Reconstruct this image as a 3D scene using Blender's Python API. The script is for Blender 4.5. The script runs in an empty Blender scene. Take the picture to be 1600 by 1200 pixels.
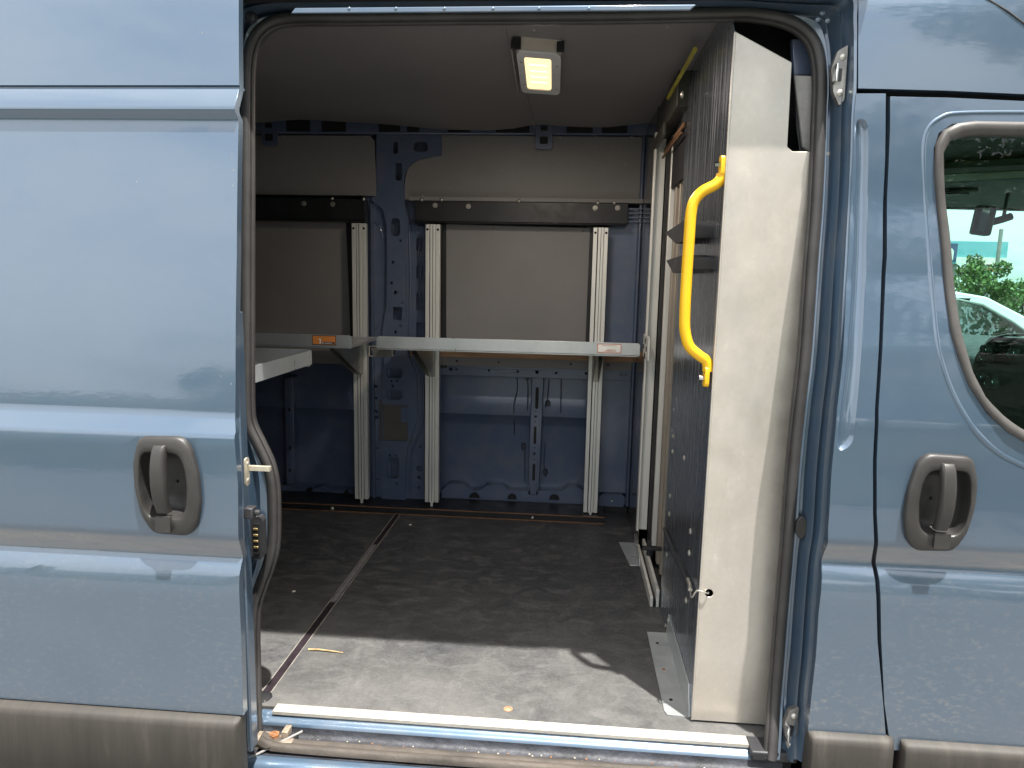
import bpy, bmesh, math, random
from mathutils import Vector, Matrix, geometry
random.seed(7)
SC = bpy.context.scene
COL = SC.collection

# ------------------------------------------------------------------ camera
CAM = Vector((0.0, -1.48, 1.08)); FPX = 1110.0
_y, _p, _r = 0.078356, 0.147468, 0.020872
FW = Vector((-math.sin(_y)*math.cos(_p), math.cos(_y)*math.cos(_p), -math.sin(_p)))
_r0 = FW.cross(Vector((0, 0, 1))).normalized(); _u0 = _r0.cross(FW)
RT = math.cos(_r)*_r0 + math.sin(_r)*_u0
UP = -math.sin(_r)*_r0 + math.cos(_r)*_u0
cd = bpy.data.cameras.new('camera'); co = bpy.data.objects.new('camera', cd); COL.objects.link(co)
cd.sensor_width = 36; cd.lens = FPX/1600*36; cd.clip_start = 0.02; cd.clip_end = 2000
m = Matrix((RT, UP, -FW)).transposed().to_4x4(); m.translation = CAM; co.matrix_world = m
SC.camera = co

# ------------------------------------------------------------------ world, sun, exposure
W = bpy.data.worlds.new('World'); SC.world = W; W.use_nodes = True
nt = W.node_tree; nt.nodes.clear()
SUN = Vector((0.18, -0.228, 1.0)).normalized()      # towards the sun
elev = math.asin(SUN.z); azi = math.atan2(SUN.x, SUN.y)
sky = nt.nodes.new('ShaderNodeTexSky'); sky.sky_type = 'NISHITA'; sky.sun_disc = False
sky.sun_elevation = elev; sky.sun_rotation = azi; sky.air_density = 1.2; sky.dust_density = 3.0; sky.ozone_density = 1.2
tc = nt.nodes.new('ShaderNodeTexCoord'); mp = nt.nodes.new('ShaderNodeMapping'); mp.inputs['Scale'].default_value = (1, 1, 3.0)
no = nt.nodes.new('ShaderNodeTexNoise'); no.inputs['Scale'].default_value = 2.2; no.inputs['Detail'].default_value = 7; no.inputs['Roughness'].default_value = .58
rp = nt.nodes.new('ShaderNodeValToRGB'); rp.color_ramp.elements[0].position = .22; rp.color_ramp.elements[1].position = .54
mxc = nt.nodes.new('ShaderNodeMix'); mxc.data_type = 'RGBA'
bg = nt.nodes.new('ShaderNodeBackground'); bg.inputs['Strength'].default_value = 0.11
wo = nt.nodes.new('ShaderNodeOutputWorld')
L = nt.links.new
L(tc.outputs['Generated'], mp.inputs['Vector']); L(mp.outputs[0], no.inputs['Vector']); L(no.outputs['Fac'], rp.inputs['Fac'])
L(rp.outputs['Color'], mxc.inputs['Factor']); L(sky.outputs['Color'], mxc.inputs['A']); mxc.inputs['B'].default_value = (6.9, 7.0, 7.0, 1)
L(mxc.outputs['Result'], bg.inputs['Color']); L(bg.outputs[0], wo.inputs['Surface'])
sd = bpy.data.lights.new('sun', 'SUN'); sd.energy = 4.4; sd.angle = math.radians(.9); sd.color = (1, .96, .90)
so = bpy.data.objects.new('sun', sd); COL.objects.link(so); so.rotation_euler = SUN.to_track_quat('Z', 'Y').to_euler()
SC.view_settings.view_transform = 'Standard'; SC.view_settings.look = 'None'; SC.view_settings.gamma = 1
SC.view_settings.exposure = 1.4; SC.view_settings.use_curve_mapping = False

# ------------------------------------------------------------------ measuring: a photo pixel on a known plane -> metres
def ray(x, y): return FW + RT*((x-800)/FPX) + UP*((600-y)/FPX)
def P(x, y, ax, val):
    d = ray(x, y); return CAM + d*((val-CAM[ax])/d[ax])
def XZ(x, y, Y): p = P(x, y, 1, Y); return (p.x, p.z)
def YZ(x, y, X): p = P(x, y, 0, X); return (p.y, p.z)
def interp(x, xs, ys):
    if x <= xs[0]: return ys[0]
    for i in range(1, len(xs)):
        if x <= xs[i]:
            t = (x-xs[i-1])/(xs[i]-xs[i-1]); return ys[i-1]+t*(ys[i]-ys[i-1])
    return ys[-1]
def XZs(x, y, prof):
    Y = 0.
    for _ in range(8): p = P(x, y, 1, Y); Y = prof(p.z)
    return (p.x, p.z)

# ------------------------------------------------------------------ materials
def nmat(name):
    m = bpy.data.materials.new(name); m.use_nodes = True
    n = m.node_tree; return m, n, n.nodes['Principled BSDF']
def setb(b, **k):
    for kk, v in k.items():
        b.inputs[kk.replace('_', ' ')].default_value = v
def noise(n, scale, detail=5, rough=.55, vec=None, stretch=None, dist=0):
    t = n.nodes.new('ShaderNodeTexNoise'); t.inputs['Scale'].default_value = scale
    t.inputs['Detail'].default_value = detail; t.inputs['Roughness'].default_value = rough; t.inputs['Distortion'].default_value = dist
    g = n.nodes.new('ShaderNodeNewGeometry'); src = g.outputs['Position']
    if stretch:
        mp = n.nodes.new('ShaderNodeMapping'); mp.inputs['Scale'].default_value = stretch
        n.links.new(src, mp.inputs['Vector']); src = mp.outputs[0]
    n.links.new(src, t.inputs['Vector']); return t.outputs['Fac']
def ramp(n, src, stops):
    r = n.nodes.new('ShaderNodeValToRGB'); e = r.color_ramp.elements
    while len(e) < len(stops): e.new(.5)
    for i, (p, c) in enumerate(stops):
        e[i].position = p; e[i].color = (c, c, c, 1) if isinstance(c, (int, float)) else (*c, 1)
    n.links.new(src, r.inputs['Fac']); return r.outputs['Color']
def mix(n, fac, a, b, mode='MIX'):
    x = n.nodes.new('ShaderNodeMix'); x.data_type = 'RGBA'; x.blend_type = mode
    for inp, v in (('Factor', fac), ('A', a), ('B', b)):
        if isinstance(v, bpy.types.NodeSocket): n.links.new(v, x.inputs[inp])
        else: x.inputs[inp].default_value = v if inp == 'Factor' else (*v, 1)
    return x.outputs['Result']
def math_(n, op, a, b=0.):
    x = n.nodes.new('ShaderNodeMath'); x.operation = op; x.use_clamp = False
    for i, v in enumerate((a, b)):
        if isinstance(v, bpy.types.NodeSocket): n.links.new(v, x.inputs[i])
        else: x.inputs[i].default_value = v
    return x.outputs[0]
def bump(n, b, h, strength, dist=.01, nrm='Normal', prev=None):
    x = n.nodes.new('ShaderNodeBump'); x.inputs['Strength'].default_value = strength; x.inputs['Distance'].default_value = dist
    n.links.new(h, x.inputs['Height'])
    if prev is not None: n.links.new(prev, x.inputs['Normal'])
    n.links.new(x.outputs[0], b.inputs[nrm]); return x.outputs[0]
def rgh(n, b, src): n.links.new(src, b.inputs['Roughness'])
def colr(n, b, src): n.links.new(src, b.inputs['Base Color'])

def simple(name, col, rough=.5, metal=0., var=.15, scale=8, bmp=0., bscale=200, stretch=None, **k):
    m, n, b = nmat(name)
    f = noise(n, scale, 6, .6, stretch=stretch)
    lo = tuple(c*(1-var) for c in col); hi = tuple(min(1, c*(1+var)) for c in col)
    colr(n, b, ramp(n, f, [(.3, lo), (.7, hi)]))
    rgh(n, b, ramp(n, noise(n, scale*2.3, 4), [(.3, max(0, rough-.08)), (.7, min(1, rough+.08))]))
    setb(b, Metallic=metal, **k)
    if bmp: bump(n, b, noise(n, bscale, 3), bmp, .002)
    return m

def paint_mat(name, dirty=True, interior=False):
    m, n, b = nmat(name)
    base = (.066, .110, .166) if not interior else (.076, .103, .172)
    fl = noise(n, 900, 2, .6)
    c = mix(n, math_(n, 'MULTIPLY', fl, .25), base, tuple(min(1, v*1.9) for v in base))
    if dirty:
        g = n.nodes.new('ShaderNodeNewGeometry'); s = n.nodes.new('ShaderNodeSeparateXYZ'); n.links.new(g.outputs['Position'], s.inputs[0])
        # dried road film: thin everywhere, thicker low down and packed in the moulding groove
        film = ramp(n, noise(n, 3.2, 8, .62, stretch=(1, 1, 1.8)), [(.35, 0.02), (.75, .12)])
        low = ramp(n, s.outputs['Z'], [(0.1, 1.), (.62, 0.)])
        speck = ramp(n, noise(n, 55, 5, .7, stretch=(1, 1, 1.9)), [(.52, 0.), (.68, 1.)])
        gz = math_(n, 'ABSOLUTE', math_(n, 'SUBTRACT', s.outputs['Z'], .509))
        band = ramp(n, gz, [(.017, 1.), (.027, 0.)])
        bn = ramp(n, noise(n, 14, 7, .7, stretch=(.5, 1, 3)), [(.3, .45), (.65, .95)])
        f1 = math_(n, 'MULTIPLY', low, math_(n, 'ADD', math_(n, 'MULTIPLY', speck, ramp(n, noise(n, 4, 4, .6), [(.38, .12), (.66, .6)])), .12))
        f2 = math_(n, 'MULTIPLY', band, bn)
        f = math_(n, 'MAXIMUM', math_(n, 'ADD', f1, film), math_(n, 'MULTIPLY', f2, .8))
        c = mix(n, f, c, (.26, .255, .25))
        cr = math_(n, 'ADD', math_(n, 'MULTIPLY', f, .35), .03)
        n.links.new(cr, b.inputs['Coat Roughness'])
        b.inputs['Roughness'].default_value = .32
        wv = bump(n, b, noise(n, 1.6, 2, .4), .15, .02)
        bump(n, b, noise(n, 60, 3, .6, stretch=(1, 1, 2)), .05, .003, prev=wv)
        cw = bump(n, b, noise(n, 2.3, 2, .4), .10, .012, 'Coat Normal'); bump(n, b, noise(n, 45, 3, .5, stretch=(1, 1, 2)), .035, .002, 'Coat Normal', prev=cw)
    else:
        b.inputs['Coat Roughness'].default_value = .12; b.inputs['Roughness'].default_value = .42
        f = ramp(n, noise(n, 9, 8, .65), [(.45, 0.), (.8, .35)])
        c = mix(n, f, c, (.22, .21, .2))
    colr(n, b, c)
    setb(b, Metallic=.5 if not interior else .15); b.inputs['Coat IOR'].default_value = 1.7
    b.inputs['Coat Weight'].default_value = 1. if not interior else .35
    return m
PAINT = paint_mat('blue_metallic_paint')
JAMB = paint_mat('blue_jamb_paint', dirty=False)
INNER = paint_mat('blue_inner_paint', dirty=False, interior=True)

def galv(name, col=(.62, .63, .6), metal=.75, rough=.42, spangle=18, streak=False, dark=1.):
    m, n, b = nmat(name)
    v = n.nodes.new('ShaderNodeTexVoronoi'); v.inputs['Scale'].default_value = spangle*6
    g = n.nodes.new('ShaderNodeNewGeometry'); n.links.new(g.outputs['Position'], v.inputs['Vector'])
    sp = n.nodes.new('ShaderNodeSeparateColor'); n.links.new(v.outputs['Color'], sp.inputs[0])
    a = mix(n, sp.outputs[0], tuple(c*.975*dark for c in col), tuple(min(1, c*1.02)*dark for c in col))
    cl = ramp(n, noise(n, 5, 7, .65, stretch=(1, 1, .5)), [(.3, .78), (.7, 1.)])
    c = mix(n, 1., a, cl, 'MULTIPLY')
    c = mix(n, ramp(n, noise(n, 42, 6, .78, stretch=(1, 1, .4)), [(.61, 0.), (.74, .4)]), c, tuple(min(1, x*1.35) for x in col))
    c = mix(n, ramp(n, noise(n, 2.1, 6, .6, stretch=(1, 1, .6)), [(.4, 0.), (.66, .6)]), c, tuple(x*y for x, y in zip(col, (.68, .75, .80))))
    colr(n, b, c)
    rgh(n, b, ramp(n, noise(n, 12, 5), [(.3, rough-.14), (.7, rough+.12)]))
    setb(b, Metallic=metal); bump(n, b, noise(n, 3, 3), .25, .01)
    return m
GALV = galv('galvanised_steel', col=(.63, .58, .515), metal=.6, rough=.42)
GALV2 = galv('galvanised_shelf_steel', col=(.60, .62, .62), metal=.6, rough=.4)
ALU = simple('extruded_aluminium', (.74, .73, .69), .42, .45, .08, 30, stretch=(1, 1, .1))
ALUW = simple('worn_aluminium_trim', (.42, .40, .355), .55, .2, .15, 20, bmp=.3, bscale=120, stretch=(.2, 3, 1))

def scratched():
    m, n, b = nmat('scratched_dark_panel')
    br = noise(n, 30, 6, .7, stretch=(1, 2.2, .06))          # fine vertical brushing
    c = ramp(n, br, [(.38, (.20, .23, .29)), (.55, (.34, .38, .44)), (.68, (.68, .72, .78))])
    sc = noise(n, 16, 4, .6, stretch=(1, 3.5, .5), dist=1.4)
    s = ramp(n, sc, [(.486, 0.), (.497, 1.), (.505, 1.), (.516, 0.)])
    msk = ramp(n, noise(n, 3.5, 3), [(.42, 0.1), (.56, .8)])
    c = mix(n, math_(n, 'MULTIPLY', s, msk), c, (.85, .86, .88))
    colr(n, b, c); setb(b, Metallic=.9); rgh(n, b, ramp(n, br, [(.3, .12), (.7, .34)]))
    bump(n, b, br, .12, .0015); return m
SCR = scratched()

def liner(name, col):
    m, n, b = nmat(name)
    c = ramp(n, noise(n, 2.2, 7, .6), [(.3, tuple(x*.88 for x in col)), (.7, tuple(x*1.08 for x in col))])
    d = ramp(n, noise(n, 420, 2, .5), [(.4, .92), (.6, 1.05)])
    c = mix(n, 1., c, d, 'MULTIPLY')
    st = ramp(n, noise(n, 28, 4, .6, dist=2), [(.7, 0.), (.73, .25)])
    c = mix(n, st, c, tuple(x*.6 for x in col))
    colr(n, b, c); setb(b, Roughness=.55); bump(n, b, noise(n, 1.5, 3), .2, .02); return m
LINER = liner('grey_liner_board', (.205, .197, .195))
CEIL = liner('grey_headliner_board', (.185, .175, .172))

def floor_mat():
    m, n, b = nmat('worn_black_floor')
    scuff = noise(n, 11, 10, .72, stretch=(1, 1.6, 1), dist=.9)
    fine = noise(n, 95, 4, .7)
    c = ramp(n, scuff, [(.3, (.013, .0145, .019)), (.5, (.030, .033, .039)), (.68, (.085, .086, .088))])
    
    # dust trodden in near the door
    g = n.nodes.new('ShaderNodeNewGeometry'); s = n.nodes.new('ShaderNodeSeparateXYZ'); n.links.new(g.outputs['Position'], s.inputs[0])
    near = ramp(n, s.outputs['Y'], [(.15, 1.), (1.0, .12)])
    pat = ramp(n, noise(n, 3.1, 9, .66), [(.35, .2), (.72, .9)])
    c = mix(n, math_(n, 'MULTIPLY', near, pat), c, (.165, .160, .150))
    c = mix(n, math_(n, 'MULTIPLY', ramp(n, fine, [(.46, 0.), (.66, 1.)]), .18), c, (.17, .165, .155))
    c = mix(n, math_(n, 'MULTIPLY', ramp(n, noise(n, 150, 3, .7), [(.5, 0.), (.64, 1.)]), .2), c, (.03, .031, .034))
    blot = ramp(n, noise(n, 2.6, 8, .75, dist=.6), [(.62, 0.), (.7, .5)])
    c = mix(n, blot, c, (.02, .022, .026))
    lines = noise(n, 7, 3, .5, stretch=(1, 2.3, 1), dist=3.5)
    c = mix(n, ramp(n, lines, [(.494, 0.), (.499, .4), (.503, .4), (.508, 0.)]), c, (.13, .125, .12))
    colr(n, b, c); rgh(n, b, ramp(n, scuff, [(.35, .42), (.7, .7)])); setb(b, Specular_IOR_Level=.35)
    bump(n, b, fine, .25, .0015); return m
FLOOR = floor_mat()

def rubber(name, col=(.1, .095, .088)):
    m, n, b = nmat(name)
    c = ramp(n, noise(n, 14, 6, .65), [(.3, tuple(x*.75 for x in col)), (.72, tuple(x*1.35 for x in col))])
    colr(n, b, c); setb(b, Roughness=.5); bump(n, b, noise(n, 300, 2), .1, .001); return m
RUBBER = rubber('weathered_rubber', (.036, .034, .033)); FRAME_R = rubber('window_rubber', (.062, .057, .053)); BLACK = simple('black_gap', (.006, .006, .008), .7)
DARKPL = simple('black_plastic', (.03, .03, .033), .45, bmp=.3)
def clad():
    m, n, b = nmat('faded_grey_cladding')
    st = noise(n, 9, 7, .7, stretch=(3.5, 1, .35))
    c = ramp(n, st, [(.3, (.027, .024, .020)), (.55, (.040, .035, .029)), (.72, (.066, .059, .049))])
    colr(n, b, c); setb(b, Roughness=.62); bump(n, b, noise(n, 380, 2), .25, .001); return m
CLAD = clad()
HANDLE = simple('faded_grey_handle_plastic', (.032, .030, .028), .42, var=.18, scale=18, bmp=.2, bscale=500)
BOWL = simple('dark_handle_cup', (.03, .029, .028), .42, var=.2, scale=20)
BEAM = simple('black_painted_steel', (.016, .016, .018), .42, .2, .3, 9)
YEL = simple('yellow_powder_coat', (.85, .47, .012), .36, 0, .05, 10)
YELD = simple('faded_yellow_edge', (.42, .36, .05), .6, 0, .3, 12)
SCREW = simple('zinc_screw', (.55, .53, .48), .38, .8, .2, 40)
RIV = simple('grey_rivet', (.33, .31, .28), .4, .5, .2, 40)
RUST = simple('rusty_steel', (.27, .12, .05), .85, .1, .6, 60, bmp=.6, bscale=150)
WOOD = simple('plywood_edge', (.42, .25, .14), .7, 0, .3, 25, stretch=(.3, 1, 4))
WOODD = simple('dark_plywood_edge', (.15, .075, .035), .7, 0, .5, 25, stretch=(.3, 1, 4))
DIRTR = simple('dirty_sill_rubber', (.062, .052, .043), .75, 0, .55, 22, bmp=.4, bscale=120, stretch=(.35, 1, 1))
GREYPL = simple('textured_grey_plastic', (.27, .26, .25), .6, 0, .12, 60, bmp=.6, bscale=350)
CREAM = simple('zinc_cream_bracket', (.55, .5, .4), .4, .5, .15, 30)
GOLD = simple('brass_contacts', (.55, .42, .2), .35, .8, .2, 50)
WHITE = simple('white_chip', (.7, .68, .63), .6)
CARW = simple('white_car_paint', (.74, .75, .75), .25, 0, .02, 3, Coat_Weight=.8)
OLIVE = simple('grey_cab_trim', (.1, .1, .09), .7, 0, .1, 30)
DASH = simple('dark_dashboard_plastic', (.11, .115, .115), .38, 0, .2, 30)
CHROME = simple('chrome_knob', (.7, .7, .7), .12, 1, .03, 9)
def emit(name, col, s, base=None):
    m, n, b = nmat(name); setb(b, Base_Color=(*(base or col), 1), Emission_Color=(*col, 1), Emission_Strength=s, Roughness=.4); return m
LENS = emit('lit_lamp_lens', (1, .74, .36), .55, (.8, .75, .6))
LEDM = emit('led_strip', (1, .82, .5), .72)
def glass(name, tint, refl=1.45):
    m = bpy.data.materials.new(name); m.use_nodes = True; n = m.node_tree; n.nodes.clear()
    t = n.nodes.new('ShaderNodeBsdfTransparent'); t.inputs[0].default_value = (*tint, 1)
    g = n.nodes.new('ShaderNodeBsdfGlossy'); g.inputs['Roughness'].default_value = .01
    fr = n.nodes.new('ShaderNodeFresnel'); fr.inputs['IOR'].default_value = refl
    mx = n.nodes.new('ShaderNodeMixShader'); o = n.nodes.new('ShaderNodeOutputMaterial')
    n.links.new(fr.outputs[0], mx.inputs[0]); n.links.new(t.outputs[0], mx.inputs[1]); n.links.new(g.outputs[0], mx.inputs[2]); n.links.new(mx.outputs[0], o.inputs[0])
    return m
GLASS = glass('green_tinted_glass', (.50, .80, .70)); GLASSC = glass('dark_car_glass', (.55, .6, .56), 3.4)
GLASSW = glass('windscreen_glass', (.8, .93, .9))
def ground_mat():
    m, n, b = nmat('asphalt')
    c = ramp(n, noise(n, 60, 8, .8), [(.35, (.08, .08, .08)), (.65, (.19, .187, .18))])
    c = mix(n, ramp(n, noise(n, .5, 6), [(.4, 0.), (.7, .35)]), c, (.16, .155, .145))
    colr(n, b, c); setb(b, Roughness=.9); return m
ASPH = ground_mat()
def leafm(name, a, c2):
    m, n, b = nmat(name)
    r = n.nodes.new('ShaderNodeNewGeometry')
    colr(n, b, ramp(n, r.outputs['Random Per Island'], [(0, a), (1, c2)])); setb(b, Roughness=.55); return m
LEAF = leafm('leaf_green', (.045, .095, .018), (.14, .21, .05)); BARK = simple('bark', (.09, .07, .05), .9)

# ------------------------------------------------------------------ object helpers
def wloc(o):
    v = Vector((0, 0, 0))
    while o is not None: v += o.location; o = o.parent
    return v
def thing(name, label, cat, loc=(0, 0, 0), group=None):
    o = bpy.data.objects.new(name, None); COL.objects.link(o); o.location = loc; o.empty_display_size = .1
    o['label'] = label; o['category'] = cat
    if group: o['group'] = group
    return o
def tag(o, label, cat, group=None):
    o['label'] = label; o['category'] = cat
    if group: o['group'] = group
    return o
def mk(name, vf, mat, parent=None, smooth=35, bevel=0, seg=2, label=None):
    v, f = vf
    me = bpy.data.meshes.new(name); off = wloc(parent) if parent else Vector((0, 0, 0))
    me.from_pydata([Vector(q)-off for q in v], [], f); me.validate()
    bm = bmesh.new(); bm.from_mesh(me); bmesh.ops.recalc_face_normals(bm, faces=bm.faces); bm.to_mesh(me); bm.free()
    me.materials.append(mat)
    if smooth: me.shade_smooth(); me.set_sharp_from_angle(angle=math.radians(smooth))
    o = bpy.data.objects.new(name, me); COL.objects.link(o)
    if parent: o.parent = parent
    if bevel:
        b = o.modifiers.new('bevel', 'BEVEL'); b.width = bevel; b.segments = seg; b.limit_method = 'ANGLE'; b.angle_limit = math.radians(40)
        b.harden_normals = False
    if label: o['label'] = label
    return o
def join(*parts):
    V, F = [], []
    for v, f in parts:
        n = len(V); V += [tuple(q) for q in v]; F += [tuple(i+n for i in q) for q in f]
    return V, F
def box(x0, x1, y0, y1, z0, z1):
    v = [(x, y, z) for x in (x0, x1) for y in (y0, y1) for z in (z0, z1)]
    return v, [(0, 1, 3, 2), (4, 6, 7, 5), (0, 4, 5, 1), (2, 3, 7, 6), (0, 2, 6, 4), (1, 5, 7, 3)]
def rot(vf, axis, ang, c):
    R = Matrix.Rotation(ang, 3, axis); c = Vector(c)
    return [tuple(R @ (Vector(q)-c)+c) for q in vf[0]], vf[1]
def smoothpath(pts, n=6, closed=False):
    pts = [Vector(p) for p in pts]; out = []; N = len(pts)
    rng = range(N) if closed else range(N-1)
    for i in rng:
        if closed: a, b, c, d = pts[i-1], pts[i], pts[(i+1) % N], pts[(i+2) % N]
        else: a, b, c, d = pts[max(0, i-1)], pts[i], pts[i+1], pts[min(N-1, i+2)]
        for k in range(n):
            t = k/n
            out.append(.5*((2*b)+(c-a)*t+(2*a-5*b+4*c-d)*t*t+(-a+3*b-3*c+d)*t**3))
    if not closed: out.append(pts[-1])
    return out
def tube(path, r, sides=10, closed=False, sect=None, up=None):
    """sweep; sect: list of (a,b) offsets in (side, up) frame"""
    path = [Vector(p) for p in path]; N = len(path); V, F = [], []
    ref = Vector(up) if up else None; prev = None
    if sect is None: sect = [(math.cos(2*math.pi*k/sides), math.sin(2*math.pi*k/sides)) for k in range(sides)]; sc = True
    else: sc = False
    S = len(sect)
    for i, p in enumerate(path):
        if closed: t = (path[(i+1) % N]-path[i-1])
        else: t = path[min(N-1, i+1)]-path[max(0, i-1)]
        t.normalize()
        if ref is not None: b = ref
        else:
            b = prev if prev is not None else (Vector((0, 0, 1)) if abs(t.z) < .9 else Vector((1, 0, 0)))
        s = t.cross(b).normalized(); u = s.cross(t).normalized(); prev = u
        rr = r(i/(N-1)) if callable(r) else r
        for a, c in sect: V.append(tuple(p+s*a*(rr if sc else 1)+u*c*(rr if sc else 1)))
    for i in range(N if closed else N-1):
        j = (i+1) % N
        for k in range(S): F.append((i*S+k, i*S+(k+1) % S, j*S+(k+1) % S, j*S+k))
    if not closed: F.append(tuple(range(S-1, -1, -1))); F.append(tuple((N-1)*S+k for k in range(S)))
    return V, F
def cyl(c, axis, r, h, n=16, r2=None):
    c = Vector(c); a = {'X': Vector((1, 0, 0)), 'Y': Vector((0, 1, 0)), 'Z': Vector((0, 0, 1))}[axis] if isinstance(axis, str) else Vector(axis).normalized()
    u = a.orthogonal().normalized(); w = a.cross(u); r2 = r if r2 is None else r2
    V = [tuple(c+(u*math.cos(t)+w*math.sin(t))*r) for t in [2*math.pi*k/n for k in range(n)]]
    V += [tuple(c+a*h+(u*math.cos(t)+w*math.sin(t))*r2) for t in [2*math.pi*k/n for k in range(n)]]
    F = [(k, (k+1) % n, n+(k+1) % n, n+k) for k in range(n)]+[tuple(range(n-1, -1, -1)), tuple(range(n, 2*n))]
    return V, F
def dome(c, d, r, h=.4, n=10, ring=4):
    c = Vector(c); a = Vector(d).normalized(); u = a.orthogonal().normalized(); w = a.cross(u); V, F = [], []
    for j in range(ring):
        ph = math.pi/2*j/ring
        for k in range(n):
            t = 2*math.pi*k/n; V.append(tuple(c+(u*math.cos(t)+w*math.sin(t))*r*math.cos(ph)+a*r*h*math.sin(ph)))
    V.append(tuple(c+a*r*h)); T = len(V)-1
    for j in range(ring-1):
        for k in range(n): F.append((j*n+k, j*n+(k+1) % n, (j+1)*n+(k+1) % n, (j+1)*n+k))
    for k in range(n): F.append(((ring-1)*n+k, (ring-1)*n+(k+1) % n, T))
    return V, F
def fillet(pts, r, n=5):
    out = []; N = len(pts)
    for i in range(N):
        p0, p, p1 = Vector(pts[i-1]), Vector(pts[i]), Vector(pts[(i+1) % N])
        rr = r[i] if isinstance(r, (list, tuple)) else r
        a, b = p0-p, p1-p; d = min(rr, a.length*.45, b.length*.45)
        if rr <= 0: out.append(tuple(p)); continue
        A, B = p+a.normalized()*d, p+b.normalized()*d
        for k in range(n+1):
            t = k/n; out.append(tuple(A*(1-t)**2+p*2*t*(1-t)+B*t*t))
    return out
def rrect(cx, cy, w, h, r=None, n=4):
    r = min(w, h)*.49 if r is None else r
    return fillet([(cx-w/2, cy-h/2), (cx+w/2, cy-h/2), (cx+w/2, cy+h/2), (cx-w/2, cy+h/2)], r, n)
def circ(cx, cy, r, n=14, sy=1.): return [(cx+r*math.cos(2*math.pi*k/n), cy+sy*r*math.sin(2*math.pi*k/n)) for k in range(n)]
AX = {'XZ': lambda a, b, w: (a, w, b), 'YZ': lambda a, b, w: (w, a, b), 'XY': lambda a, b, w: (a, b, w)}
def tess(outer, holes=()):
    loops = [[Vector((p[0], p[1], 0)) for p in lp] for lp in [outer, *holes]]
    return [p for lp in loops for p in lp], geometry.tessellate_polygon(loops), [len(l) for l in loops]
def plate(outer, w0, w1, ax='XZ', holes=()):
    pts, tri, ln = tess(outer, holes); f = AX[ax]; n = len(pts)
    V = [f(p.x, p.y, w0) for p in pts]+[f(p.x, p.y, w1) for p in pts]
    F = [tuple(t) for t in tri]+[tuple(i+n for i in reversed(t)) for t in tri]; s = 0
    for l in ln:
        for k in range(l): F.append((s+k, s+(k+1) % l, n+s+(k+1) % l, n+s+k))
        s += l
    return V, F
def sheet(outer, w, ax='XZ', holes=()):
    pts, tri, _ = tess(outer, holes); f = AX[ax]
    return [f(p.x, p.y, w) for p in pts], [tuple(t) for t in tri]
def pxs(pts, Y): return [XZ(x, y, Y) for x, y in pts]
def pbox(x0, y0, x1, y1, Y, d, r=0):
    """box whose front face spans two photo pixels at depth Y"""
    a, b = XZ(x0, y1, Y), XZ(x1, y0, Y); return box(a[0], b[0], Y, Y+d, a[1], b[1])
def loft(rows, close=False):
    V, F = [], []; S = len(rows[0])
    for r_ in rows: V += [tuple(p) for p in r_]
    for i in range(len(rows)-1):
        for k in range(S if close else S-1): F.append((i*S+k, i*S+(k+1) % S, (i+1)*S+(k+1) % S, (i+1)*S+k))
    return V, F
def panel(name, outer, prof, zc, mat, parent, holes=(), ret=.02, bev=.004, dx=.12, label=None):
    """sheet metal panel: outline in X,Z following the side profile prof(z), edges turned in"""
    pts, tri, _ = tess(outer, holes)
    bm = bmesh.new(); vs = [bm.verts.new((p.x, 0, p.y)) for p in pts]
    for t in tri:
        try: bm.faces.new([vs[i] for i in t])
        except ValueError: pass
    bmesh.ops.remove_doubles(bm, verts=bm.verts, dist=1e-5)
    zmin = min(p.y for p in pts); zmax = max(p.y for p in pts); xmin = min(p.x for p in pts); xmax = max(p.x for p in pts)
    cuts = set(round(z, 4) for z in zc if zmin < z < zmax)
    k = math.ceil(zmin/.03)*.03
    while k < zmax:
        if all(abs(k-c) > .008 for c in cuts): cuts.add(round(k, 4))
        k += .03
    for z in sorted(cuts): bmesh.ops.bisect_plane(bm, geom=bm.verts[:]+bm.edges[:]+bm.faces[:], plane_co=(0, 0, z), plane_no=(0, 0, 1), dist=1e-5)
    x = xmin+dx
    while x < xmax-.02:
        bmesh.ops.bisect_plane(bm, geom=bm.verts[:]+bm.edges[:]+bm.faces[:], plane_co=(x, 0, 0), plane_no=(1, 0, 0), dist=1e-5); x += dx
    for v in bm.verts: v.co.y = prof(v.co.z)
    be = [e for e in bm.edges if len(e.link_faces) == 1]
    r = bmesh.ops.extrude_edge_only(bm, edges=be)
    for g in r['geom']:
        if isinstance(g, bmesh.types.BMVert): g.co.y += ret
    bmesh.ops.recalc_face_normals(bm, faces=bm.faces)
    off = wloc(parent)
    for v in bm.verts: v.co -= off
    me = bpy.data.meshes.new(name); bm.to_mesh(me); bm.free(); me.materials.append(mat); me.shade_smooth(); me.set_sharp_from_angle(angle=math.radians(50))
    o = bpy.data.objects.new(name, me); COL.objects.link(o); o.parent = parent
    if bev:
        b = o.modifiers.new('bevel', 'BEVEL'); b.width = bev; b.segments = 3; b.limit_method = 'ANGLE'; b.angle_limit = math.radians(60)
    if label: o['label'] = label
    return o

# ------------------------------------------------------------------ ground
g = mk('ground', box(-400, 400, -400, 400, -.75, -.56), ASPH, smooth=0); g['kind'] = 'structure'

gv = mk('added_dark_ground', box(-200, 200, -200, -4.3, -.60, -.548), simple('dark_ground_tone', (.03, .04, .02), .9, 0, .5, 3), smooth=0); gv['kind'] = 'structure'  # unseen dark ground, added to darken the paint's reflection below the waist crease
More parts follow.
